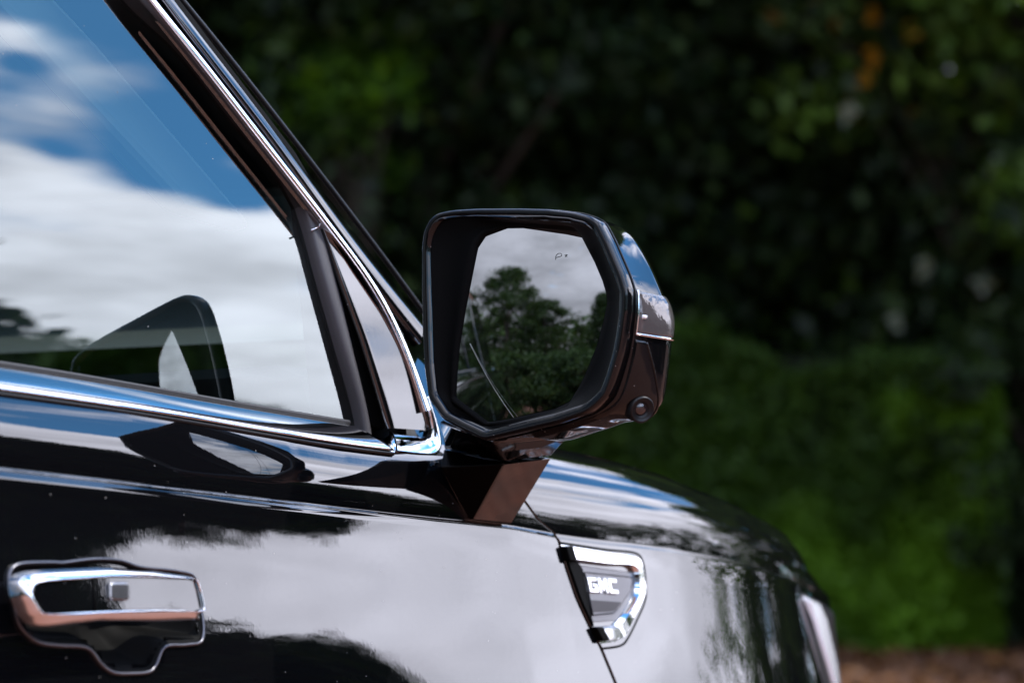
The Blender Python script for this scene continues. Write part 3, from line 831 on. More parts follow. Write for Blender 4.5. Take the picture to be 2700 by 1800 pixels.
# window pane
pane_edge = [tuple(p) for p in g_in if p[0] > -.84] + [(p[0], p[1]) for p in DATA['bar_l'][1:]]
pane = [(x + .012, h + .010) for x, h in pane_edge]
pane = [(-.835, pane[0][1])] + pane + [(pane[-1][0], -.03), (-.835, -.0)]
def pane_x(h):
    e = sorted([(p[1], p[0]) for p in pane[1:-2]])
    return float(np.interp(h, [a for a, b in e], [b for a, b in e]))
hs = np.linspace(-.03, pane[0][1] - .002, 60)
V, F = grid([[gp(-.835 + (pane_x(h) + .835) * u, h, 0) for u in np.linspace(0, 1, 30)] for h in hs])
window = mesh_obj('window_glass', V, F, M['glass'], front_door)

# rubber run channel: a wall standing proud of the pane, then its outer lip
rows = [[gp(*p, -.004) for p in g_in], [gp(*p, .004) for p in g_in]]
rows += [[gp(*(np.array(g_in[i]) * .8 + np.array(r_out[i]) * .2), .016) for i in range(NL)], [gp(*p, .0195) for p in r_out]]
rows += [[gp(p[0] + .012, p[1] + .012, .020) for p in r_out]]
V, F = grid(rows)
mesh_obj('window_seal', V, F, M['rubber'], front_door)

# division bar between pane and sail panel
nb = 60
bl = catmull([p[:2] for p in DATA['bar_l']] + [(DATA['bar_l'][-1][0] - .001, -.02)], nb)
bf = catmull([p[:2] for p in DATA['bar_lf']] + [(DATA['bar_lf'][-1][0] - .001, -.02)], nb)
br = catmull([p[:2] for p in DATA['bar_r']] + [(DATA['bar_r'][-1][0] - .001, -.02)], nb)
rows = [[gp(*p, -.004) for p in bl], [gp(*p, .004) for p in bl], [gp(*(.75 * a + .25 * b), .0115) for a, b in zip(bl, bf)], [gp(*(bf[i] * .8 + br[i] * .2), .0145) for i in range(nb)],
        [gp(*(bf[i] * .3 + br[i] * .7), .0145) for i in range(nb)], [gp(*p, .012) for p in br], [gp(p[0] + .001, p[1], .002) for p in br]]
V, F = grid(rows)
mesh_obj('division_bar', V, F, M['rubber_grey'], front_door)
# clip line across the bar
V, F = tube([gp(*(bf[4] - [.001, 0.004]), .0155), gp(*((bf[4] + br[4]) / 2 + [0, -.002]), .0165), gp(*(br[4] + [0, .002]), .014)], .0012, seg=6)
mesh_obj('bar_clip', V, F, M['satin'], front_door)

# backing behind all the trim, so nothing shows through
bk = [(x, h) for x, h in ([(-.10, -.02), (-.085, .30), (-.30, .525), (-.34, .57), (-.26, .52), (-.10, .34), (.02, .16), (.03, -.02)])]
V, F = prism([gp(x, h, .001) for x, h in bk], [gp(x, h, -.03) for x, h in bk])
mesh_obj('pillar_core', V, F, M['matte'], front_door, smooth=False)

sl = DATA['seal']
sp = round_poly([p[:2] for p in sl], .004)
V, F = prism([gp(*p, .0105) for p in sp], [gp(*p, .0) for p in sp])
mesh_obj('corner_seal', V, F, M['matte'], front_door, smooth=False, bevel=.001)
sa = DATA['sail']
lft = sorted([(p[1], p[0]) for p in sa[:6]]); rgt = sorted([(p[1], p[0]) for p in sa[6:]] + [(sa[0][1], sa[0][0] + .003)])
hs = np.linspace(max(lft[0][0], rgt[0][0]), lft[-1][0], 40)
rows = []
for h in hs:
    xl = float(np.interp(h, [a for a, b in lft], [b for a, b in lft])); xr = float(np.interp(h, [a for a, b in rgt], [b for a, b in rgt]))
    o = .030 - .05 * h
    rows.append([gp(xl - .0003, h, o - .006), gp(xl, h, o - .0008)] + [gp(xl + (xr - xl) * u, h, o) for u in np.linspace(.03, .97, 10)] + [gp(xr, h, o - .0012), gp(xr + .0003, h, o - .012)])
V, F = grid(rows)
mesh_obj('sail_panel', V, F, M['paint'], front_door)

# chrome moulding round the window
ch = relax(catmull([(x, h + .055, .022) for x, h in TOPX] + [tuple(p) for p in DATA['chrome']], 260), 30)
ct = np.gradient(ch[:, :2], axis=0); ct /= np.linalg.norm(ct, axis=1)[:, None]
cn = np.stack([-ct[:, 1], ct[:, 0]], 1)
cw = np.array([float(np.interp(p[1], [.06, .10, .22], [.0070, .0060, .0050])) for p in ch])
rows = [[gp(*(ch[i, :2] + cn[i] * cw[i] * s), ch[i, 2] + o) for i in range(len(ch))] for s, o in ((-1, -.010), (-1, .0004), (-.95, .0019), (-.86, .0026), (-.6, .0031), (-.2, .0033), (.2, .0032), (.55, .0028), (.8, .0019), (.94, .0004), (1, -.0016), (1, -.012))]
V, F = grid(rows)
mesh_obj('window_moulding', V, F, M['chrome'], front_door)

# painted A-pillar and windscreen edge beyond the moulding
ext = lambda d: [(x + .02, h + d) for x, h in TOPX]
l0 = catmull([(x + .008, h + .062) for x, h in TOPX] + [(p[0] + .008, p[1] + .008) for p in DATA['chrome'][:11]], 200)
l1 = gline('band0', 0, 200, ext(.075))
l2 = gline('band1', 0, 200, ext(.095))
l3 = gline('sil', 0, 200, ext(.15))
l1, l2, l3 = relax(l1), relax(l2), relax(l3, 160)
rows = [[gp(*p, .004) for p in l0], [gp(*p, .012) for p in l0]]
rows += [[gp(*(l0[i] * .3 + l1[i] * .7), .004) for i in range(200)]]
V, F = grid(rows)
mesh_obj('pillar_seal', V, F, M['matte'], car)
rows = [[gp(*p, .006) for p in l1], [gp(*p, .0165) for p in l1], [gp(*lerp(l1[i], l2[i], .08), .018) for i in range(200)], [gp(*lerp(l1[i], l2[i], .4), .0182) for i in range(200)],
        [gp(*lerp(l1[i], l2[i], .75), .0180) for i in range(200)], [gp(*lerp(l1[i], l2[i], .95), .0172) for i in range(200)], [gp(*lerp(l2[i], l3[i], .12), .012) for i in range(200)],
        [gp(*lerp(l2[i], l3[i], .4), -.001) for i in range(200)], [gp(*lerp(l2[i], l3[i], .7), -.014) for i in range(200)], [gp(*l3[i], -.026) for i in range(200)],
        [gp(l3[i][0] + .01, l3[i][1] + .006, -.05) for i in range(200)]]
V, F = grid(rows)
mesh_obj('front_pillar', V, F, M['paint'], car)
V, F = tube([gp(p[0] + .004, p[1] + .004, -.019) for p in l3], .0032, seg=8)
mesh_obj('windscreen_trim', V, F, M['plastic_dark'], car)

# chrome belt moulding
NB = 240
blo = catmull([(-1.86, 1.412), (-1.2, 1.395)] + DATA['belt_lo'], NB)
bhi = catmull([(-1.86, 1.436), (-1.2, 1.418)] + DATA['belt_hi'], NB)
def ylo(x, z): return side_y(max(zbelt(x) - zcrease(x), .01), max(zbelt(x) - zcrease(x), .01)) - .004
blo, bhi = relax(blo, 500), relax(bhi, 500)
k0 = int(np.argmin(abs(blo[:, 0] + .066)))          # the corner piece takes over here
blo, bhi = linear(blo[:k0 + 1], NB), linear(bhi[:int(np.argmin(abs(bhi[:, 0] + .085))) + 1], NB)
rows = []
for t, o in ((-.02, .008), (0, 0), (.03, -.0022), (.08, -.0036), (.16, -.0048), (.26, -.0056), (.4, -.0060), (.55, -.0056), (.7, -.0047), (.84, -.0033), (.95, -.0014), (1.0, .001), (1.0, .012)):
    row = []
    for i in range(NB):
        x = lerp(blo[i][0], bhi[i][0], t); z = lerp(blo[i][1], bhi[i][1], t)
        row.append((x, lerp(ylo(blo[i][0], 0), .058, max(t, 0)) + o, z))
    rows.append(row)
V, F = grid(rows)
F += [tuple(i * NB + NB - 1 for i in range(len(rows)))]
mesh_obj('belt_moulding', V, F, M['chrome'], front_door)
co, ci = catmull(DATA['corner_o'], 70), catmull(DATA['corner_i'], 70)
def band(i, s, o): q = ci[i] * (1 - s) + co[i] * s; return gp(q[0], q[1], q[2] + o)
CB = ((0, -.012), (0, -.002), (.05, .0003), (.15, .0018), (.4, .0026), (.65, .0022), (.85, .001), (.95, -.0005), (1, -.0035), (1, -.012))
rows = [[band(i, s, o) for i in range(70)] for s, o in CB]
V, F = grid(rows)
F += [tuple(k * 70 for k in range(len(rows))), tuple(k * 70 + 69 for k in range(len(rows)))]
mesh_obj('moulding_corner', V, F, M['chrome'], front_door)
# black wiper lip between pane and moulding, and under the moulding
V, F = tube([(p[0], .0620, p[1] + .0025) for p in bhi], .0028, seg=8)
mesh_obj('belt_seal', V, F, M['rubber'], front_door)
V, F = tube([(p[0], ylo(p[0], 0) + .001, p[1] - .0035) for p in blo], .0022, seg=8)
mesh_obj('belt_seal', V, F, M['plastic_dark'], front_door)
# joint in the belt moulding
V, F = tube([band(0, s, o) for s, o in CB[1:-1]], .0008, seg=6)
mesh_obj('moulding_joint', V, F, M['matte'], front_door)

# cover between belt, fender and pillar foot
V = [(.03, .055, 1.352), (.03, .024, 1.330), (.14, .018, 1.30), (.19, .03, 1.275), (.25, .06, 1.33), (.20, .13, 1.42), (.10, .11, 1.45), (.03, .08, 1.40)]
mesh_obj('pillar_foot', V, [tuple(range(8))], M['paint'], car, smooth=False)

# rear side window and middle pillar (seen in the wing mirror)
V, F = prism([gp(x, h, .004) for x, h in [(-.93, .05), (-.93, .61), (-.83, .60), (-.83, .045)]], [gp(x, h, -.03) for x, h in [(-.93, .05), (-.93, .61), (-.83, .60), (-.83, .045)]])
mesh_obj('middle_pillar', V, F, M['gloss'], car, smooth=False, bevel=.002)
for x0, x1 in ((-1.84, -.93), (-2.75, -1.9)):
    q = [(x0, .06), (x0, .61), (x1, .61), (x1, .05)]
    par = rear_door if x0 > -1.9 else quarter
    mesh_obj('window_glass', [gp(x, h, 0) for x, h in q], [(0, 1, 2, 3)], M['glass'], par, smooth=False)
    q2 = [(x1 - .01, .05), (x1 - .01, .61), (x1 + .03, .61), (x1 + .03, .05)]
V, F = prism([gp(x, h, .004) for x, h in [(-1.9, .06), (-1.9, .61), (-1.84, .61), (-1.84, .06)]], [gp(x, h, -.03) for x, h in [(-1.9, .06), (-1.9, .61), (-1.84, .61), (-1.84, .06)]])
mesh_obj('rear_pillar', V, F, M['gloss'], car, smooth=False, bevel=.002)
V, F = prism([gp(x, h, .004) for x, h in [(-3.7, .06), (-3.6, .61), (-2.75, .61), (-2.75, .06)]], [gp(x, h, -.03) for x, h in [(-3.7, .06), (-3.6, .61), (-2.75, .61), (-2.75, .06)]])
mesh_obj('tail_pillar', V, F, M['paint'], car, smooth=False, bevel=.004)

# roof
def roof_pt(x, t):
    e = gp(x, .70, -.03); yc = WIDTH / 2
    y = e[1] + (yc - e[1]) * t
    return (x, y, e[2] + .055 * math.sin(t * math.pi / 2))
rows = []
for t in np.concatenate([np.linspace(0, 1, 14), ]):
    rows.append([roof_pt(x, t) for x in np.linspace(-3.6, -.42, 30)])
V, F = grid(rows)
V2 = [(x, WIDTH - y, z) for x, y, z in V]
E1 = [[tuple(gp(x, h, o)) for x in np.linspace(-3.6, -.42, 30)] for h, o in ((.615, .012), (.66, .008), (.70, -.03))]
Ve, Fe = grid(E1); Ve2 = [(x, WIDTH - y, z) for x, y, z in Ve]
mesh_obj('roof', *join((V, F), (V2, F), (Ve, Fe), (Ve2, Fe)), M['paint'], car)

# windscreen
a = [gp(*p, -.03) for p in l3[60:]]
V, F = grid([[p for p in a], [(p[0] + .05, WIDTH / 2, p[2] + .02) for p in a], [(p[0], WIDTH - p[1], p[2]) for p in a]])
mesh_obj('windscreen', V, F, M['glass'], car)

# dark cabin floor, far side, dash and seats
def far_side():
    V, F = box((-1.65, WIDTH - .06, .92), (4.1, .10, .82))
    o = mesh_obj('far_body_side', V, F, M['paint'], car, smooth=False, bevel=.02)
    q = [(-.10, .05), (-.10, .27), (-.30, .52), (-.48, .60), (-3.5, .60), (-3.6, .06)]
    mesh_obj('window_glass', [(p[0], WIDTH - p[1], p[2]) for p in [gp(x, h, 0) for x, h in q]], [tuple(range(6))], M['glass'], o, smooth=False)
    for pl in ([(-.12, .0), (-.34, .57), (-.24, .60), (.16, .0)], [(-.95, .0), (-.95, .62), (-.82, .62), (-.82, .0)]):
        V, F = prism([(x, WIDTH - gp(x, h, .004)[1], gp(x, h, 0)[2]) for x, h in pl], [(x, WIDTH - gp(x, h, -.05)[1], gp(x, h, 0)[2]) for x, h in pl])
        mesh_obj('pillar', V, F, M['interior'], o, smooth=False, bevel=.01)
    V, F = box((-1.2, WIDTH - .15, 1.12), (2.6, .06, .46))
    mesh_obj('door_trim', V, F, M['interior'], o, smooth=False, bevel=.02)
far_side()
V, F = box((-1.7, 1.03, .56), (4.0, 1.9, .08))
mesh_obj('cabin_floor', V, F, M['interior_dark'], car, smooth=False)
pt = [p[:2] for p in DATA['ptrim']]
V, F = prism([gp(x, h, -.085) for x, h in pt], [gp(x, h, -.12) for x, h in pt])
mesh_obj('pillar_trim', V, F, M['trim_pale'], car, smooth=False, bevel=.01)
V, F = box((.12, 1.03, 1.19), (.36, 1.70, .50))
mesh_obj('dashboard', V, F, M['interior'], car, smooth=False, bevel=.05)
V, F = box((-3.7, 1.03, 1.0), (.06, 1.9, .95))
mesh_obj('tailgate', V, F, M['paint'], car, smooth=False, bevel=.02)
for sy in (.52, 1.54):
    V, F = join(box((-.95, sy, .82), (.52, .50, .16)), box((-1.22, sy, 1.16), (.16, .50, .62)))
    s = mesh_obj('seat', V, F, M['interior_dark'], car, smooth=False, bevel=.05)
    V, F = box((-1.24, sy, 1.57), (.10, .26, .16))
    mesh_obj('headrest', V, F, M['interior_dark'], s, smooth=False, bevel=.04)
# inner panel behind the door skin
V, F = box((-1.7, .075, .93), (3.9, .03, .74))
mesh_obj('inner_panel', V, F, M['interior_dark'], car, smooth=False)
V, F = box((.62, .42, .90), (.9, .04, .6))
mesh_obj('engine_bay_liner', V, F, M['matte'], car, smooth=False)

# wheels
def wheel(x, y):
    def ring(r, yy): return [(x + r * math.cos(a), y + yy, .40 + r * math.sin(a)) for a in np.linspace(0, 2 * math.pi, 40, endpoint=False)]
    V, F = grid([ring(.29, -.10), ring(.37, -.13), ring(.40, -.10), ring(.40, .10), ring(.37, .13), ring(.29, .10)], True)
    o = mesh_obj('wheel', V, F, M['tyre'], car)
    s = -1 if y < 1 else 1
    V, F = grid([ring(.29, s * .10), ring(.275, s * .07), ring(.26, -s * .02), ring(.01, -s * .02)], True)
    mesh_obj('rim', V, F, M['satin'], o)
    for k in range(6):
        a = k * math.pi / 3; ca, sa_ = math.cos(a), math.sin(a)
        V, F = tube([(x + r * ca, y + s * q, .40 + r * sa_) for r, q in ((.03, .085), (.15, .08), (.275, .065))], [.035, .026, .022], seg=8)
        mesh_obj('spoke', V, F, M['satin'], o)
for x in (.72, -2.35):
    wheel(x, .19); wheel(x, WIDTH - .19)

# ------------------------------------------------------------------ door handle
def p3(key): return [(p[0], p[2], p[1]) for p in DATA[key]]
def polar3(pts, n, c):
    """resample a closed outline of (x, y, z) points by angle in x, z; y fitted as a plane"""
    P = np.array(pts, float)
    A = np.c_[P[:, 0], P[:, 2], np.ones(len(P))]
    co, *_ = np.linalg.lstsq(A, P[:, 1], rcond=None)
    th, r = polar([(p[0], p[2]) for p in P], n, np.array(c))
    return np.array([(c[0] + r[i] * math.cos(th[i]), co[0] * (c[0] + r[i] * math.cos(th[i])) + co[1] * (c[1] + r[i] * math.sin(th[i])) + co[2], c[1] + r[i] * math.sin(th[i])) for i in range(n)])

def build_handle():
    hc = (-.56, 1.186)
    n = 240
    ho, hi = polar3(p3('h_out'), n, hc), polar3(p3('h_in'), n, hc)
    handle = bpy.data.objects.new('door_handle', None)
    C.objects.link(handle); handle.parent = car; ROOTLOC[handle.name] = CARLOC
    an = np.abs(np.degrees(np.arctan2(ho[:, 2] - hc[1], ho[:, 0] - hc[0])))
    wt = np.clip((10.5 - an) / 3.0, 0, 1)[:, None]
    hi = hi * (1 - wt * .75) + (ho + [0, -.004, 0]) * wt * .75
    fa = np.c_[hi[:, 0], hi[:, 2], np.ones(n)]
    hi[:, 1] = fa @ np.linalg.lstsq(fa, hi[:, 1], rcond=None)[0]
    back = ho.copy(); back[:, 1] += .011
    mid = ho * .75 + hi * .25; mid[:, 1] -= .0035
    mid2 = ho * .45 + hi * .55; mid2[:, 1] -= .0044
    mid3 = ho * .12 + hi * .88; mid3[:, 1] -= .0042
    inn = hi.copy(); inn[:, 1] += .004
    hi2 = hi.copy(); hi2[:, 1] -= .0034
    V, F = grid([list(r) for r in (back, ho, mid, mid2, mid3, hi2, hi, inn)], True)
    mesh_obj('grip_frame', V, F, M['chrome'], handle)
    face = hi.copy(); face[:, 1] += .0008
    cen = face.mean(0); bulge = [cen + (f - cen) * .96 - np.array([0, .0012, 0]) for f in face]
    V, F = grid([list(face), bulge], True); F.append(tuple(range(n, 2 * n)))
    mesh_obj('grip_face', V, F, M['paint'], handle, smooth=False)
    bt = round_poly([(p[0], p[1]) for p in DATA['h_btn']], .003)
    yb = DATA['h_btn'][0][2]
    bt3 = [(p[0], yb - .0045 + .12 * (p[1] - 1.19), p[1]) for p in bt]
    V, F = prism(bt3, [(p[0], p[1] + .01, p[2]) for p in bt3])
    mesh_obj('lock_button', V, F, M['button'], handle, smooth=False, bevel=.0045, bevel_seg=4)
    a, b = DATA['h_split']
    V, F = tube([(a[0], a[2] - .0015, a[1] + .001), (b[0], b[2] - .0015, b[1])], .0007, seg=6)
    mesh_obj('grip_joint', V, F, M['matte'], handle)
    # recessed cup behind the grip, with its bright lip
    outer = [np.array([p[0], -dprof(max(zcrease(p[0]) - p[1], 0)) - .0012, p[1]]) for p in rec_loop]
    s1 = [np.array([p[0], -dprof(max(zcrease(p[0]) - p[1], 0)) - .0010, p[1]]) for p in shrink(rec_loop, .004)]
    s2 = [np.array([p[0], -dprof(max(zcrease(p[0]) - p[1], 0)) + .008, p[1]]) for p in shrink(rec_loop, .009)]
    c0 = np.mean(outer, axis=0)
    s3 = [c0 + (p - c0) * .75 + np.array([0, .030, 0]) for p in s2]
    s4 = [c0 + (p - c0) * .3 + np.array([0, .04, 0]) for p in s2]
    V, F = grid([outer, s1, s2, s3, s4], True); F.append(tuple(range(4 * len(outer), 5 * len(outer))))
    mesh_obj('handle_cup', V, F, M['matte'], handle)
    V, F = tube([p + np.array([0, -.0006, 0]) for p in outer], .0016, closed=True, seg=8)
    mesh_obj('cup_lip', V, F, M['lip'], handle)
build_handle()

# ------------------------------------------------------------------ fender vent with lettering
def build_vent():
    vent = bpy.data.objects.new('fender_vent', None)
    C.objects.link(vent); vent.parent = car; ROOTLOC[vent.name] = CARLOC
    out, inn, rim = [catmull(p3(k), 160) for k in ('v_out', 'v_in', 'v_rim')]
    for arr in (out, inn, rim):
        for p in arr: p[0] = max(p[0], xshut(p[2]) + .0015)
    # chrome C-shaped surround: raised band with sloping sides
    def dn(a, d): b = a.copy(); b[:, 1] += d; return b
    ridge_o = out * .92 + inn * .08; ridge_i = out * .18 + inn * .82
    rows = [dn(rim, .001), dn(out, .004), dn(ridge_o, -.0025), dn(ridge_i, -.0035), dn(inn, .002), dn(inn, .012)]
    V, F = grid([list(r) for r in rows])
    mesh_obj('vent_surround', V, F, M['chrome'], vent, angle=22)
    V, F = tube([p + np.array([0, .0006, 0]) for p in rim], .0016, seg=6)
    mesh_obj('vent_gasket', V, F, M['matte'], vent)
    # end caps of the surround
    for i0 in (0, 159):
        a, b = out[i0], inn[i0]
        d = np.array([.010, 0, 0]); a = a + [.0025, 0, 0]; b = b + [.0025, 0, 0]
        quad = [a + [-.0038, -.0035, 0], a + d + [0, -.0045, 0], b + d + [0, -.0045, 0], b + [-.0038, -.0035, 0]]
        V, F = prism(quad, [q + np.array([0, .012, 0]) for q in quad])
        mesh_obj('surround_end', V, F, M['matte'], vent, smooth=False, bevel=.0015)
    # floor of the vent
    fl = [dn(out, .013)[i] for i in range(0, 160, 4)]
    V, F = prism(fl, [p + np.array([0, .01, 0]) for p in fl])
    mesh_obj('vent_floor', V, F, M['matte'], vent, smooth=False)
    def plate(name, key, lift, mat, depth=.008, bev=.0008, r=.003):
        P = p3(key); A = np.c_[[p[0] for p in P], [p[2] for p in P], np.ones(len(P))]
        co, *_ = np.linalg.lstsq(A, [p[1] for p in P], rcond=None)
        q = [(max(p[0], xshut(p[1]) + .002), p[1]) for p in round_poly([(p[0], p[2]) for p in P], r)]
        f = [(p[0], co[0] * p[0] + co[1] * p[1] + co[2] - lift, p[1]) for p in q]
        V, F = prism(f, [(a[0], a[1] + depth, a[2]) for a in f])
        return mesh_obj(name, V, F, mat, vent, smooth=False, bevel=bev), co
    plate('emblem_plate', 'v_plate', 0, M['plate'])
    _, co = plate('emblem_step', 'v_p2', .0012, M['plate'])
    pts = p3('v_p2')
    lp = [np.array(p) + [0, -.0006, 0] for p in pts] + [np.array(pts[0]) + [0, -.0006, 0]]
    V, F = tube(list(linear(lp, 120)), .0011, closed=False, seg=6)
    mesh_obj('emblem_groove', V, F, M['grey_metal'], vent)
    plate('emblem_slot', 'v_dark', .0014, M['grey_metal'], .003, .0004)
    plate('vent_insert', 'v_blk', .003, M['matte'], .01, .002)
    # raised letters
    q = [np.array(p) for p in p3('v_txt')]     # tl, tr, br, bl
    def lp_(u, v, lift):
        a = q[0] * (1 - u) + q[1] * u; b = q[3] * (1 - u) + q[2] * u
        p = a * (1 - v) + b * v
        return (p[0], p[1] - lift, p[2])
    glyph = {
        'letter_g': (0.0, .30, [[(0, 0), (1, 0), (1, .24), (.30, .24), (.30, .76), (.70, .76), (.70, .62), (.5, .62), (.5, .42), (1, .42), (1, 1), (0, 1)]]),
        'letter_m': (.35, .30, [[(0, 1), (0, 0), (.28, 0), (.5, .50), (.72, 0), (1, 0), (1, 1), (.78, 1), (.78, .40), (.58, .86), (.42, .86), (.22, .40), (.22, 1)]]),
        'letter_c': (.70, .30, [[(0, 0), (1, 0), (1, .26), (.30, .26), (.30, .74), (1, .74), (1, 1), (0, 1)]]),
    }
    for nm, (u0, w, polys) in glyph.items():
        for pl in polys:
            f = [lp_(u0 + w * a, b, .0026) for a, b in pl]
            V, F = prism(f, [lp_(u0 + w * a, b, -.002) for a, b in pl])
            mesh_obj(nm, V, F, M['white_metal'], vent, smooth=False, bevel=.0005)
build_vent()

# ------------------------------------------------------------------ wing mirror
def build_mirror():
    wm = bpy.data.objects.new('wing_mirror', None)
    C.objects.link(wm); wm.parent = car; ROOTLOC[wm.name] = CARLOC
    M0, A, B, Z = np.array(DATA['M0']), np.array(DATA['MA']), np.array(DATA['MB']), np.array([0, 0, 1.0])
    def mp(u, w, b): return M0 + A * u + Z * w + B * b
    cc = np.array([.055, .125]); n = 360
    th, rr = polar(DATA['rim'], n, cc); rr = smooth_loop(rr, 3)
    cs, sn = np.cos(th), np.sin(th)
    def ring(r, b): return [mp(cc[0] + r[i] * cs[i], cc[1] + r[i] * sn[i], b if not hasattr(b, '__len__') else b[i]) for i in range(n)]
    # outline of the shell at its widest, 65 mm ahead of the rim
    pts65 = []
    for p in DATA['rim']:
        if p[0] < .115 and p[1] > .06:
            pts65.append((p[0] + (.004 if p[0] > .02 else .085), p[1] + ((-.003 if p[0] > .06 else .003 if p[0] > 0 else -.012) if p[1] > .2 else 0)))
        elif p[0] < .06 and p[1] <= .06:
            pts65.append((p[0] + .004 if p[0] > .03 else .004 + p[0] * .3, p[1] - (.003 if p[0] > .03 else -.006)))
    pts65 += [tuple(p) for p in DATA['sil_m']]
    ang = sorted(pts65, key=lambda p: math.atan2(p[1] - cc[1], p[0] - cc[0]))
    _, r65 = polar(ang, n, cc); r65 = smooth_loop(r65, 6)
    wsm = np.clip((sn - .12) / .3, 0, 1) * np.clip((cs + .1) / .3, 0, 1)
    r65 = r65 * (1 - wsm) + smooth_loop(r65, 130) * wsm
    b1 = .014
    # glass
    GC, GAx = np.array(DATA['GC']), np.array(DATA['GAx'])
    gn = np.cross(GAx, Z); gn /= np.linalg.norm(gn)
    if np.dot(gn, B) > 0: gn = -gn                     # towards the rear, out of the glass
    gl = [GC + GAx * p[0] + Z * p[1] for p in DATA['mglass']]
    gl_uwb = [((p - M0) @ A, (p - M0) @ Z, (p - M0) @ B) for p in gl]
    tg, rg = polar([(p[0], p[1]) for p in gl_uwb], n, cc)
    def glass_b(u, w):
        # depth of the glass plane below the rim plane
        d = GC - M0
        # solve point on plane: (mp - GC).gn = 0
        return float((np.dot(GC - (M0 + A * u + Z * w), gn)) / np.dot(B, gn))
    def gring(s, db): return [mp(cc[0] + rg[i] * s * cs[i], cc[1] + rg[i] * s * sn[i], glass_b(cc[0] + rg[i] * s * cs[i], cc[1] + rg[i] * s * sn[i]) + db) for i in range(n)]
    # bezel: rounded outer lip, flat rim and funnel down to the glass
    bez = [ring(rr * .995, b1 + .004), ring(rr * .999, b1), ring(rr, .012), ring(rr, .005), ring(rr - .0006, .002), ring(rr - .0018, .0005), ring(rr - .0035, .0), ring(rr - .0075, .0008), ring(rr - .010, .0025), ring(rr - .0115, .006)]
    inner = gring(1.035, -.004)
    last = bez[-1]
    fun = [last]
    for t in (.2, .4, .6, .8): fun.append([np.array(last[i]) * (1 - t) + np.array(inner[i]) * t + B * (.006 * math.sin(t * math.pi)) for i in range(n)])
    fun += [inner, gring(1.004, .0005), gring(.99, .010)]
    V, F = grid(bez, True)
    mesh_obj('mirror_bezel', V, F, M['gloss'], wm)
    V, F = grid(fun, True)
    mesh_obj('mirror_well', V, F, M['well'], wm)
    # convex mirror glass
    Rm = 1.30; rows = []
    tgg, rgg = polar(DATA['mglass'], n, np.array([-.01, .03]))
    for s in np.linspace(0.0, 1.0, 40):
        row = []
        for i in range(n):
            a, z = -.01 + rgg[i] * s * math.cos(tgg[i]), .03 + rgg[i] * s * math.sin(tgg[i])
            sag = ((a + .01) ** 2 + (z - .03) ** 2) / (2 * Rm)
            row.append(GC + GAx * a + Z * z - gn * sag + gn * .003)
        rows.append(row)
    V, F = grid(rows, True)
    mesh_obj('mirror_glass', V, F, M['mirror'], wm)
    def gpt(p, lift=.0034):
        sag = ((p[0] + .01) ** 2 + (p[1] - .03) ** 2) / (2 * Rm)
        return GC + GAx * p[0] + Z * p[1] - gn * sag + gn * lift
    ic = join(tube([gpt(p) for p in catmull(DATA['icon'], 30)], .0003, seg=5),
              *[tube([gpt(DATA['icon2'][0]), gpt(p)], .0003, seg=5) for p in DATA['icon2'][1:]])
    mesh_obj('warning_icon', *ic, M['icon'], wm)
    # painted shell
    def shell_r(b):
        if b <= b1: return rr
        if b <= .065:
            t = (b - b1) / (.065 - b1); t = t * (2 - t)
            return (rr + .0012) * (1 - t) + r65 * t
        t = min((b - .065) / .075, 1.0)
        return r65 * max(1 - t ** 1.7, 0) ** (1 / 2.0)
    def shell_pt(i, b, off=0.0):
        def P(k, bb): k %= n; r = shell_r(bb); return mp(cc[0] + r[k] * cs[k], cc[1] + r[k] * sn[k], bb)
        p = P(i, b)
        if off:
            du = P(i + 1, b) - P(i - 1, b); db = P(i, b + .001) - P(i, b - .001)
            nn = np.cross(du, db); nn /= np.linalg.norm(nn) + 1e-12
            if np.dot(nn, p - mp(cc[0], cc[1], b)) < 0: nn = -nn
            p = p + nn * off
        return p
    bs = [b1 + .0045, b1 + .0015, b1 + .0018, b1 + .0032] + list(np.linspace(b1 + .006, .065, 14)) + list(.065 + .075 * np.sin(np.linspace(.06, math.pi / 2, 26)))
    rows = [ring(rr * .985, bs[0]), ring(rr * .997, bs[1])] + [ring(shell_r(b), b) for b in bs[2:]]
    V, F = grid(rows, True)
    mesh_obj('mirror_shell', V, F, M['gloss'], wm)
    def idx(w, right=True):
        # index of the outline point on the outer side at height w
        best = min(range(n), key=lambda i: abs(cc[1] + r65[i] * sn[i] - w) + (10 if cs[i] < 0 else 0)); return best
    def patch(i0, i1, bmin, bmax, off, edge=True, nb_=24, bulge=0.0):
        lo, hi = min(i0, i1), max(i0, i1); rows = []
        ids = list(range(lo, hi + 1))
        for k, i in enumerate(ids):
            t = k / (len(ids) - 1)
            row = []
            for j in range(nb_ + 1):
                b = bmin(t) + (bmax(t) - bmin(t)) * j / nb_
                e = min(j, nb_ - j, k, len(ids) - 1 - k)
                row.append(shell_pt(i, b, off + bulge * math.sin(math.pi * min(max(t, 0), 1)) * min(1, j / 5) if e > 0 else -.001))
            rows.append(row)
        return grid(rows)
    # turn signal let into the shell
    it, ib = idx(.146), idx(.100)
    V, F = patch(ib, it, lambda t: .0170, lambda t: .115, .0014, bulge=.0022)
    sig = mesh_obj('turn_signal', V, F, M['sig'], wm)
    V, F = patch(ib + 10, it - 14, lambda t: .022, lambda t: .027, .0026, bulge=.0022)
    mesh_obj('signal_reflector', V, F, M['white_lens'], wm)
    V, F = tube([shell_pt(ib, b, .0016) for b in np.linspace(.0175, .115, 24)], .0014, seg=8)
    mesh_obj('signal_rim', V, F, M['chrome'], wm)
    V, F = tube([shell_pt(i, .0178, .0012) for i in range(ib, it + 1)], .0012, seg=8)
    mesh_obj('signal_rim', V, F, M['chrome'], wm)
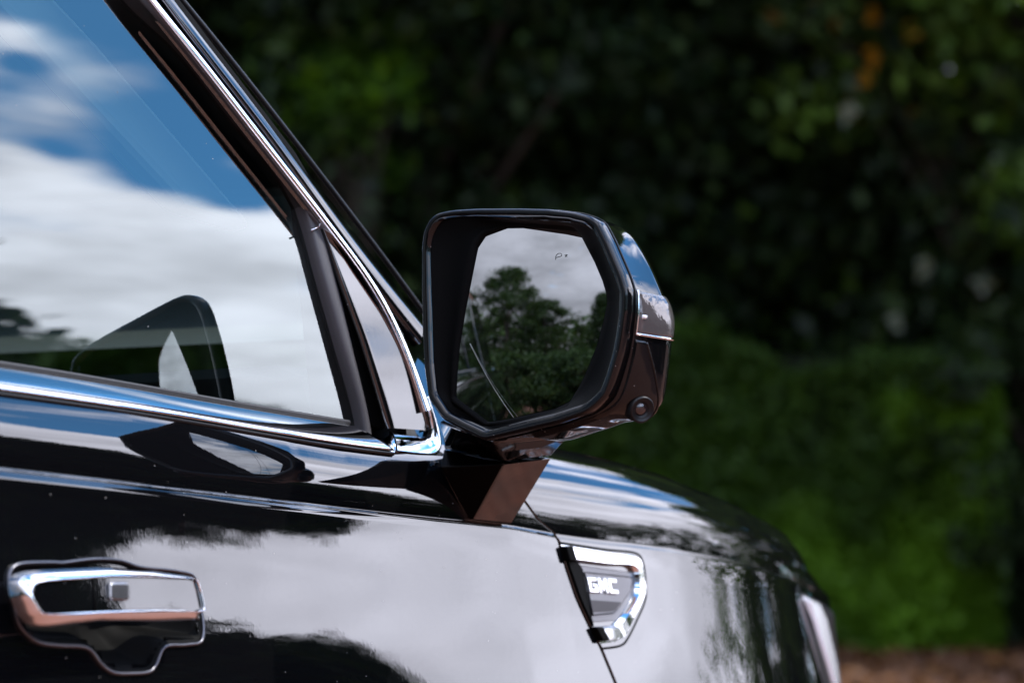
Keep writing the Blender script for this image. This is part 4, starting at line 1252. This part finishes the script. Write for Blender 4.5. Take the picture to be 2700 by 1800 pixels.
    # base cover with the camera, below the signal
    i_lo, i_hi = idx(.016), ib - 2
    V, F = patch(i_lo - 30, i_hi, lambda t: b1 + .004, lambda t: np.interp(t, [0, .35, .6, 1], [.105, .10, .070, .028]), .0035)
    mesh_obj('camera_cover', V, F, M['gloss'], wm)
    path = []
    ids = list(range(i_lo - 10, i_hi))
    for k, i in enumerate(ids):
        t = (k + 20) / (len(ids) + 20)
        path.append(shell_pt(i, float(np.interp(t, [0, .35, .6, 1], [.105, .10, .070, .028])), .0030))
    V, F = tube(path, .0013, seg=8)
    mesh_obj('cover_edge', V, F, M['gloss'], wm)
    # camera: ring, barrel and lens
    ctr = M0 + A * DATA['cam'][0][0] + Z * DATA['cam'][0][1] + B * .044
    ax = Vector(CAM) - Vector(ctr); ax = np.array((ax.normalized() * .55 + Vector((0, -.75, -.35)).normalized() * .6).normalized())
    ctr = ctr + ax * .0125
    u = np.cross(ax, Z); u /= np.linalg.norm(u); v = np.cross(u, ax)
    def disc(r, h): return [ctr + (u * math.cos(a) + v * math.sin(a)) * r + ax * h for a in np.linspace(0, 2 * math.pi, 48, endpoint=False)]
    V, F = grid([disc(.0145, -.012), disc(.0138, .001), disc(.0128, .0028), disc(.0112, .0026), disc(.0100, .0008), disc(.0088, .0012), disc(.0078, .0002), disc(.0064, -.001)], True)
    cm = mesh_obj('camera_housing', V, F, M['plastic_dark'], wm)
    V, F = grid([disc(.0066, -.0008), disc(.0052, .0006), disc(.0030, .0014), disc(.0012, .0017)], True); F.append(tuple(range(144, 192)))
    mesh_obj('camera_lens', V, F, M['lens_red'], wm)
    rng = np.random.default_rng(9); dv = []
    top_ids = [i for i in range(n) if sn[i] > .55 and -.25 < cs[i] < .62]
    for k in range(11):
        i = int(rng.choice(top_ids)); b = rng.uniform(.020, .05); r = rng.uniform(.0006, .0014); p = shell_pt(i, b, .0002)
        ringv = []
        for a in (0.0, .6, 1.1, 1.5): ringv.append([p + np.array([r * math.cos(a) * math.cos(q), r * math.cos(a) * math.sin(q), r * .8 * math.sin(a)]) for q in np.linspace(0, 2 * math.pi, 10, endpoint=False)])
        dv.append(grid(ringv, True))
    dr = mesh_obj('water_drops', *join(*dv), M['drop'], wm); dr['kind'] = 'stuff'
    # a thread of spider silk across the glass
    pa, pb = gpt((-.083, .012), .004), gpt((-.034, -.066), .010)
    path = [pa * (1 - s) + pb * s + Z * (-.004 * math.sin(s * math.pi)) for s in np.linspace(0, 1, 14)]
    V, F = tube(path, .00022, seg=5)
    th_ = mesh_obj('spider_thread', V, F, M['silk']); th_['label'] = 'fine pale spider thread hanging across the wing mirror glass'; th_['category'] = 'spider thread'
    # neck below the shell and the wedge-shaped foot on the door
    f, k = {a: np.array(b) for a, b in DATA['foot'].items()}, {a: np.array(b) for a, b in DATA['neck'].items()}
    bi, bo = f['a2'] + np.array([.10, .0, .010]), f['e'] + np.array([.012, .02, .004])
    ti, to = k['a'] + np.array([.115, 0, .01]), k['e'] + np.array([.01, .03, .012])
    def mid3(a, b): return (a + b) / 2
    low = [f['a2'] + [0, 0, .002], f['d'] + [0, 0, .002], f['e'] + [0, 0, .002], bi]
    upr = [k['a'], k['d'], k['e'], ti]
    V = low + upr + [p + np.array([.03, 0, .012]) for p in upr]
    F = [(0, 1, 2, 3)] + [(i, (i + 1) % 4, 4 + (i + 1) % 4, 4 + i) for i in range(4)] + [(4 + i, 4 + (i + 1) % 4, 8 + (i + 1) % 4, 8 + i) for i in range(4)] + [(8, 9, 10, 11)]
    mesh_obj('mirror_neck', V, F, M['gloss'], wm, smooth=False, bevel=.004, bevel_seg=3)
    g2 = f['g'] + np.array([.004, .03, .004]); e2 = f['e'] + np.array([.02, .10, .0])
    V = [f['a'], f['b'], f['c'], f['d'], f['e'], f['g'], f['a2'], f['a2'] + np.array([.12, .03, 0]), f['b'] + np.array([0, .04, 0]), f['g'] + np.array([.01, .04, 0])]
    F = [(6, 0, 3), (0, 1, 2, 3), (3, 2, 5, 4), (6, 3, 4, 7), (4, 5, 9, 7), (0, 6, 7, 9, 8, 1), (1, 8, 9, 5, 2)]
    ft = mesh_obj('mirror_foot', V, F, M['paint'], wm, smooth=False, bevel=.0022, bevel_seg=3)
    ft.data.materials.append(M['foot_back'])
    for pl in ft.data.polygons:
        if pl.normal.x < -.4: pl.material_index = 1
M['sig'] = principled('smoked_lens', (0.10, 0.09, 0.09), 0.06, 0.35, ior=1.6)
add_bump(M['sig'], 160.0, 0.3, 0.0015)
build_mirror()

# ------------------------------------------------------------------ vegetation
def clump_points(rng, H, R, base, nclump, per, shape='round', cl=.55):
    """leaf centres gathered in clumps through an uneven crown of height H and radius R"""
    pts = []; tips = []
    for _ in range(nclump):
        t = rng.uniform(0, 1) ** .8
        z = base + (H - base) * t
        if shape == 'round': prof = math.sin(math.pi * min(max(.12 + .86 * t, 0), 1)) ** .6
        elif shape == 'cone': prof = max(1 - t, .05) ** .75
        else: prof = (1 - .35 * t)
        a = rng.uniform(0, 2 * math.pi); q = R * prof * math.sqrt(rng.uniform(.05, 1)) * (1 + .18 * math.sin(3 * a + 5 * t))
        c = np.array([q * math.cos(a), q * math.sin(a), z])
        s = cl * rng.uniform(.6, 1.25)
        m = int(per * rng.uniform(.6, 1.4))
        g = rng.normal(size=(m, 3)); g /= np.linalg.norm(g, axis=1)[:, None]
        g *= (rng.uniform(0, 1, (m, 1)) ** .45) * s * np.array([1.15, 1.15, .75])
        pts.append(c + g); tips.append(c)
    return np.concatenate(pts), tips

def trunk_mesh(name, H, tips, rng, r0=.16):
    parts = []
    top = H * .8
    path = [np.array([.05 * math.sin(z * 1.3), .05 * math.cos(z * 1.7) - .05, z]) for z in np.linspace(-.1, top, 9)]
    parts.append(tube(path, list(np.linspace(r0, r0 * .25, 9)), seg=9))
    for tp in tips[::max(1, len(tips) // 26)]:
        z0 = max(tp[2] * .62, .6); a = np.array([0, 0, min(z0, top * .95)])
        mid = a * .5 + tp * .5 + np.array([0, 0, .12])
        parts.append(tube([a, mid, tp], [r0 * .32, r0 * .2, r0 * .07], seg=6))
    V, F = join(*parts)
    me = bpy.data.meshes.new(name); me.from_pydata([tuple(v) for v in V], [], F); me.shade_smooth()
    me.materials.append(M['trunk'])
    return me

VAR = {}
def variety(key, H, R, base, ncl, per, size, mat, seed, shape='round', cl=.55, r0=.16):
    rng = np.random.default_rng(seed)
    pts, tips = clump_points(rng, H, R, base, ncl, per, shape, cl)
    VAR[key] = (leaf_mesh('crown', pts, size, rng, mat), trunk_mesh('trunk', H, tips, rng, r0))

def plant(key, name, label, cat, az, dist, rot=0.0, scale=(1, 1, 1), group=None, tname='trunk', org=(0, 0)):
    a = azdir(az) * dist; x, y = org[0] + a[0], org[1] + a[1]
    o = bpy.data.objects.new(name, None); C.objects.link(o)
    o.location = (x, y, ground_z(x, y)); o.rotation_euler = (0, 0, rot); o.scale = scale
    o['label'] = label; o['category'] = cat
    if group: o['group'] = group
    for nm, me in (('crown', VAR[key][0]), (tname, VAR[key][1])):
        c = bpy.data.objects.new(nm, me); C.objects.link(c); c.parent = o
    return o

variety('big', 12.0, 3.4, .6, 320, 150, .115, M['leaf'], 1, cl=.85, r0=.22)
variety('big2', 11.0, 3.2, .4, 320, 150, .115, M['leaf'], 2, cl=.85, r0=.2)
variety('oak', 8.0, 2.6, .8, 260, 110, .085, M['leaf_dark'], 3, cl=.5)
variety('sunny', 12.0, 3.4, .6, 320, 150, .115, M['leaf_sunlit'], 12, cl=.85, r0=.22)
variety('dense', 8.0, 2.6, .5, 330, 130, .15, M['leaf_dark'], 8, cl=.55)
variety('cone', 6.6, 2.3, .3, 220, 110, .085, M['leaf_dark'], 4, shape='cone', cl=.5, r0=.12)
variety('bush', 2.6, 1.7, .1, 90, 110, .08, M['leaf_dark'], 5, cl=.42, r0=.06)

# trees behind the hedge
BG = 'shaded trees standing behind the clipped hedge'
row1 = [(-19, 25, 'hidden mostly by the car, at the far left'), (-13.5, 23.5, 'left of the windscreen pillar'), (-7.5, 25, 'just right of the windscreen pillar top'),
        (-2.0, 23.5, 'above the wing mirror'), (3.5, 25, 'to the right of the wing mirror'), (8.5, 23.8, 'near the right edge'), (14, 23, 'just beyond the right edge'),
        (20, 24, 'reflected in the hood edge'), (26, 23, 'reflected in the front of the fender'), (31, 21, 'second from the right of the row'), (40.5, 23, 'farthest right of the row')]
for i, (az, d, where) in enumerate(row1):
    plant('sunny' if az > 10 else ('big' if i % 2 else 'big2'), 'shade_tree', 'tall leafy tree behind the hedge, ' + where, 'tree', az, d, rot=1.7 * i, scale=(1, 1, 1.05 + .06 * (i % 3) if az < 18 else (.92 if az < 30 else .70)), group=BG, org=CAM)

# the wood beyond, one dark mass
def build_wood():
    rng = np.random.default_rng(11); pts = []
    for _ in range(1150):
        az = rng.uniform(-26, 27); d = rng.uniform(28, 36)
        p = CAM + azdir(az) * d; z = rng.uniform(.4, 15.0)
        m = 60
        g = rng.normal(size=(m, 3)) * np.array([.8, .8, .6])
        pts.append(np.array([p[0], p[1], z]) + g)
    me = leaf_mesh('distant_wood', np.concatenate(pts), .32, rng, M['wood_mass'])
    o = bpy.data.objects.new('distant_wood', me); C.objects.link(o); o['kind'] = 'stuff'
build_wood()

build_litter()

# clipped hedge across the view
def build_hedge():
    rng = np.random.default_rng(5)
    x0, y0 = azpos(0, 20.0)
    P0 = CAM + FWD * 20.0
    root = bpy.data.objects.new('clipped_hedge', None); C.objects.link(root)
    root.location = (P0[0], P0[1], ground_z(P0[0], P0[1]))
    root.rotation_euler = (0, 0, math.atan2(RIGHT[1], RIGHT[0]))
    root['label'] = 'long dense green hedge standing behind the car, in front of the trees'; root['category'] = 'hedge'
    # local: x along the hedge, y away from the camera
    n = 260000
    xs = rng.uniform(-10, 4.05, n)
    hgt = 2.50 + .16 * np.sin(xs * 1.7) + .07 * np.sin(xs * 4.3 + 1)
    f = rng.uniform(0, 1, n)
    front = f < .97
    zs = np.where(front, rng.uniform(0, 1, n) * hgt, hgt + rng.normal(0, .05, n))
    bulge = .12 * np.sin(xs * 2.1 + zs * 1.3) + .08 * np.sin(xs * 5.3 - zs * 3.1)
    ys = np.where(front, bulge + rng.normal(0, .07, n) + .12 * (zs / 2.6) ** 2, rng.uniform(0, .7, n))
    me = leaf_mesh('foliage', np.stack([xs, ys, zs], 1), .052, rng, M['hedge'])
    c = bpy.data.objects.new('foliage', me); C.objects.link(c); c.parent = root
    V, F = box((-2.97, .75, 1.25), (14.0, 1.1, 2.4))
    b = mesh_obj('branch_core', V, F, M['matte'], None, smooth=False); b.parent = root
build_hedge()

# young bright trees between the hedge and the shade trees
def vis(px_, py_, depth):                          # a spot in the view, in metres to the right and up at a depth
    return (px_ - 1176) / 5553 * depth, CAM[2] + (1280 - py_) / 5553 * depth
rngs = np.random.default_rng(77)
def sapling(name, label, base_r, depth, spots, per, size, mat):
    root = bpy.data.objects.new(name, None); C.objects.link(root)
    p = CAM + FWD * depth + RIGHT * base_r; gz = ground_z(p[0], p[1])
    root.location = (p[0], p[1], gz); root.rotation_euler = (0, 0, math.atan2(RIGHT[1], RIGHT[0]))
    root['label'] = label; root['category'] = 'tree'
    pts, tips = [], []
    for (r_, z_, s_) in spots:
        c = np.array([r_ - base_r, rngs.uniform(-.5, .3), z_ - gz]); m = int(per * s_)
        g = rngs.normal(size=(m, 3)); g /= np.linalg.norm(g, axis=1)[:, None]; g *= rngs.uniform(0, 1, (m, 1)) ** .5 * .42 * s_
        pts.append(c + g); tips.append(c)
    me = leaf_mesh('crown', np.concatenate(pts), size, rngs, mat)
    c = bpy.data.objects.new('crown', me); C.objects.link(c); c.parent = root
    H = max(q[2] for q in tips)
    c = bpy.data.objects.new('trunk', trunk_mesh('trunk', H, tips * 3, rngs, .07)); C.objects.link(c); c.parent = root
    return root, base_r, gz
def spray(info, name, label, spots, per, size, mat):
    root, base_r, gz = info; pts = []
    for (r_, z_, s_) in spots:
        g = rngs.normal(size=(per, 3)) * s_ * np.array([.6, .3, .8]); pts.append(np.array([r_ - base_r, -.75, z_ - gz]) + g)
    c = bpy.data.objects.new(name, leaf_mesh(name, np.concatenate(pts), size, rngs, mat)); C.objects.link(c); c.parent = root; c['label'] = label
sp = [(*vis(a, b, 21.5), s) for a, b, s in [(690, 110, .8), (740, 170, 1.0), (830, 120, 1.1), (880, 90, 1.0), (930, 70, .7), (850, 160, 1.1), (900, 210, .9), (780, 260, .9), (680, 250, .8), (720, 300, .8), (810, 330, .8), (890, 370, .6), (640, 60, .8), (600, 160, .7), (915, 130, .8), (760, 210, .9), (865, 250, .6)]]
sapling('young_tree', 'young tree with bright green sprays, high left behind the windscreen pillar', -1.35, 21.5, sp, 75, .10, M['leaf_bright'])
sp = [(*vis(a, b, 21.5), s) for a, b, s in [(2010, 30, .8), (2090, 60, .9), (2180, 20, .8), (2240, 110, .9), (2310, 180, 1.1), (2330, 260, 1.0), (2260, 330, .8), (2200, 420, .8), (2320, 420, .9), (2130, 300, .6), (2250, 560, .7), (2310, 640, .9), (2240, 720, 1.0), (2140, 700, .7), (2060, 730, .8), (1990, 250, .5), (2020, 160, .5), (1900, 60, .7), (1800, 40, .6)]]
pale = sapling('young_tree', 'pale leafed young tree with a few orange leaves, at the right edge', 4.2, 21.5, sp, 75, .10, M['leaf_pale'])

spray(pale, 'autumn_leaves', 'orange autumn leaves', [(*vis(a, b, 20.7), .045) for a, b in [(2105, 62), (2016, 112), (2004, 168), (2024, 22)]], 8, .09, M['leaf_orange'])
spray(pale, 'pale_leaves', 'leaves coloured pale for glints of light', [(*vis(a, b, 20.7), .04) for a, b in [(2132, 604), (2320, 165), (2060, 735), (2270, 650), (1965, 245), (2300, 380)]], 10, .10, M['leaf_glint'])

# trees the mirror shows, behind the camera
# (bearings from the car)
plant('oak', 'bushy_tree', 'tallest dark leafy tree seen in the wing mirror glass', 'tree', 216.6, 25, 0.4, (.95, .95, .82))
plant('oak', 'bushy_tree', 'middling dark tree right of the tallest one in the wing mirror', 'tree', 211.8, 24, 3.4, (.80, .80, .60))
plant('cone', 'bushy_tree', 'small pointed dark tree at the right edge of the wing mirror reflection', 'tree', 205.0, 25, 2.1, (.7, .7, .80))
for i, az in enumerate((198.5, 201, 204, 207, 210, 213, 216, 219)):
    plant('bush', 'shrub', 'dark shrub below the trees in the wing mirror, ' + ('farthest right', 'second from the right', 'third from the right', 'fourth from the right', 'fourth from the left', 'third from the left', 'second from the left', 'farthest left')[i], 'shrub', az, 14.5 + .8 * (i % 3), i * 1.3, (.8, .8, .74), 'shrubs reflected low in the wing mirror', 'stems')
# trees to the right, seen in the paint and the window
plant('dense', 'broadleaf_tree', 'broad dark tree reflected in the door paint above the handle', 'tree', 91.0, 13, 0.3, (1.05, 1.05, 1.02))
plant('dense', 'broadleaf_tree', 'lower broad tree reflected as the dark mass around the door handle', 'tree', 80.6, 13, 1.9, (.60, .60, .67))
plant('dense', 'broadleaf_tree', 'second broad tree beside it, reflected only at the rear of the door', 'tree', 104, 15, 2.3)
for i, (az, s) in enumerate(((69.0, .8), (72.7, 1.0), (77.0, 1.5), (81, 1.3), (86, 1), (92, 1), (98, 1.))):
    plant('bush', 'shrub', 'low dark shrub reflected in the door paint, ' + ('smallest and farthest right', 'second from the right', 'third from the right', 'right of the handle', 'above the handle', 'left of the handle', 'farthest left')[i], 'shrub', az, 15.5, i * 1.1, (s * (.6 if i < 2 else 1), s * (.6 if i < 2 else 1), s * (1.62 if i == 1 else 1)), 'shrubs reflected low in the door', 'stems')
for i, (az, d, s) in enumerate(((12.6, 21.0, 1.0), (14.2, 22.2, 1.1))):
    plant('bush', 'shrub', ('dark shrub closing the right end of the hedge', 'second dark shrub just behind the right end of the hedge')[i], 'shrub', az, d, 2.2 * i, (s, s, s * 1.1), 'shrubs at the end of the hedge', 'stems', org=CAM)
def far_trees():
    rng = np.random.default_rng(21); pts = []
    for az in np.arange(46, 330, 1.1):
        d = 95 + rng.uniform(-10, 12); p = CAM + azdir(az) * d; h = rng.uniform(9.0, 14.0)
        for _ in range(9):
            g = rng.normal(size=(26, 3)) * np.array([1.3, 1.3, .8]); pts.append(np.array([p[0], p[1], rng.uniform(.5, h)]) + g)
    me = leaf_mesh('distant_trees', np.concatenate(pts), .75, rng, M['wood_mass'])
    o = bpy.data.objects.new('distant_trees', me); C.objects.link(o); o['kind'] = 'stuff'
far_trees()
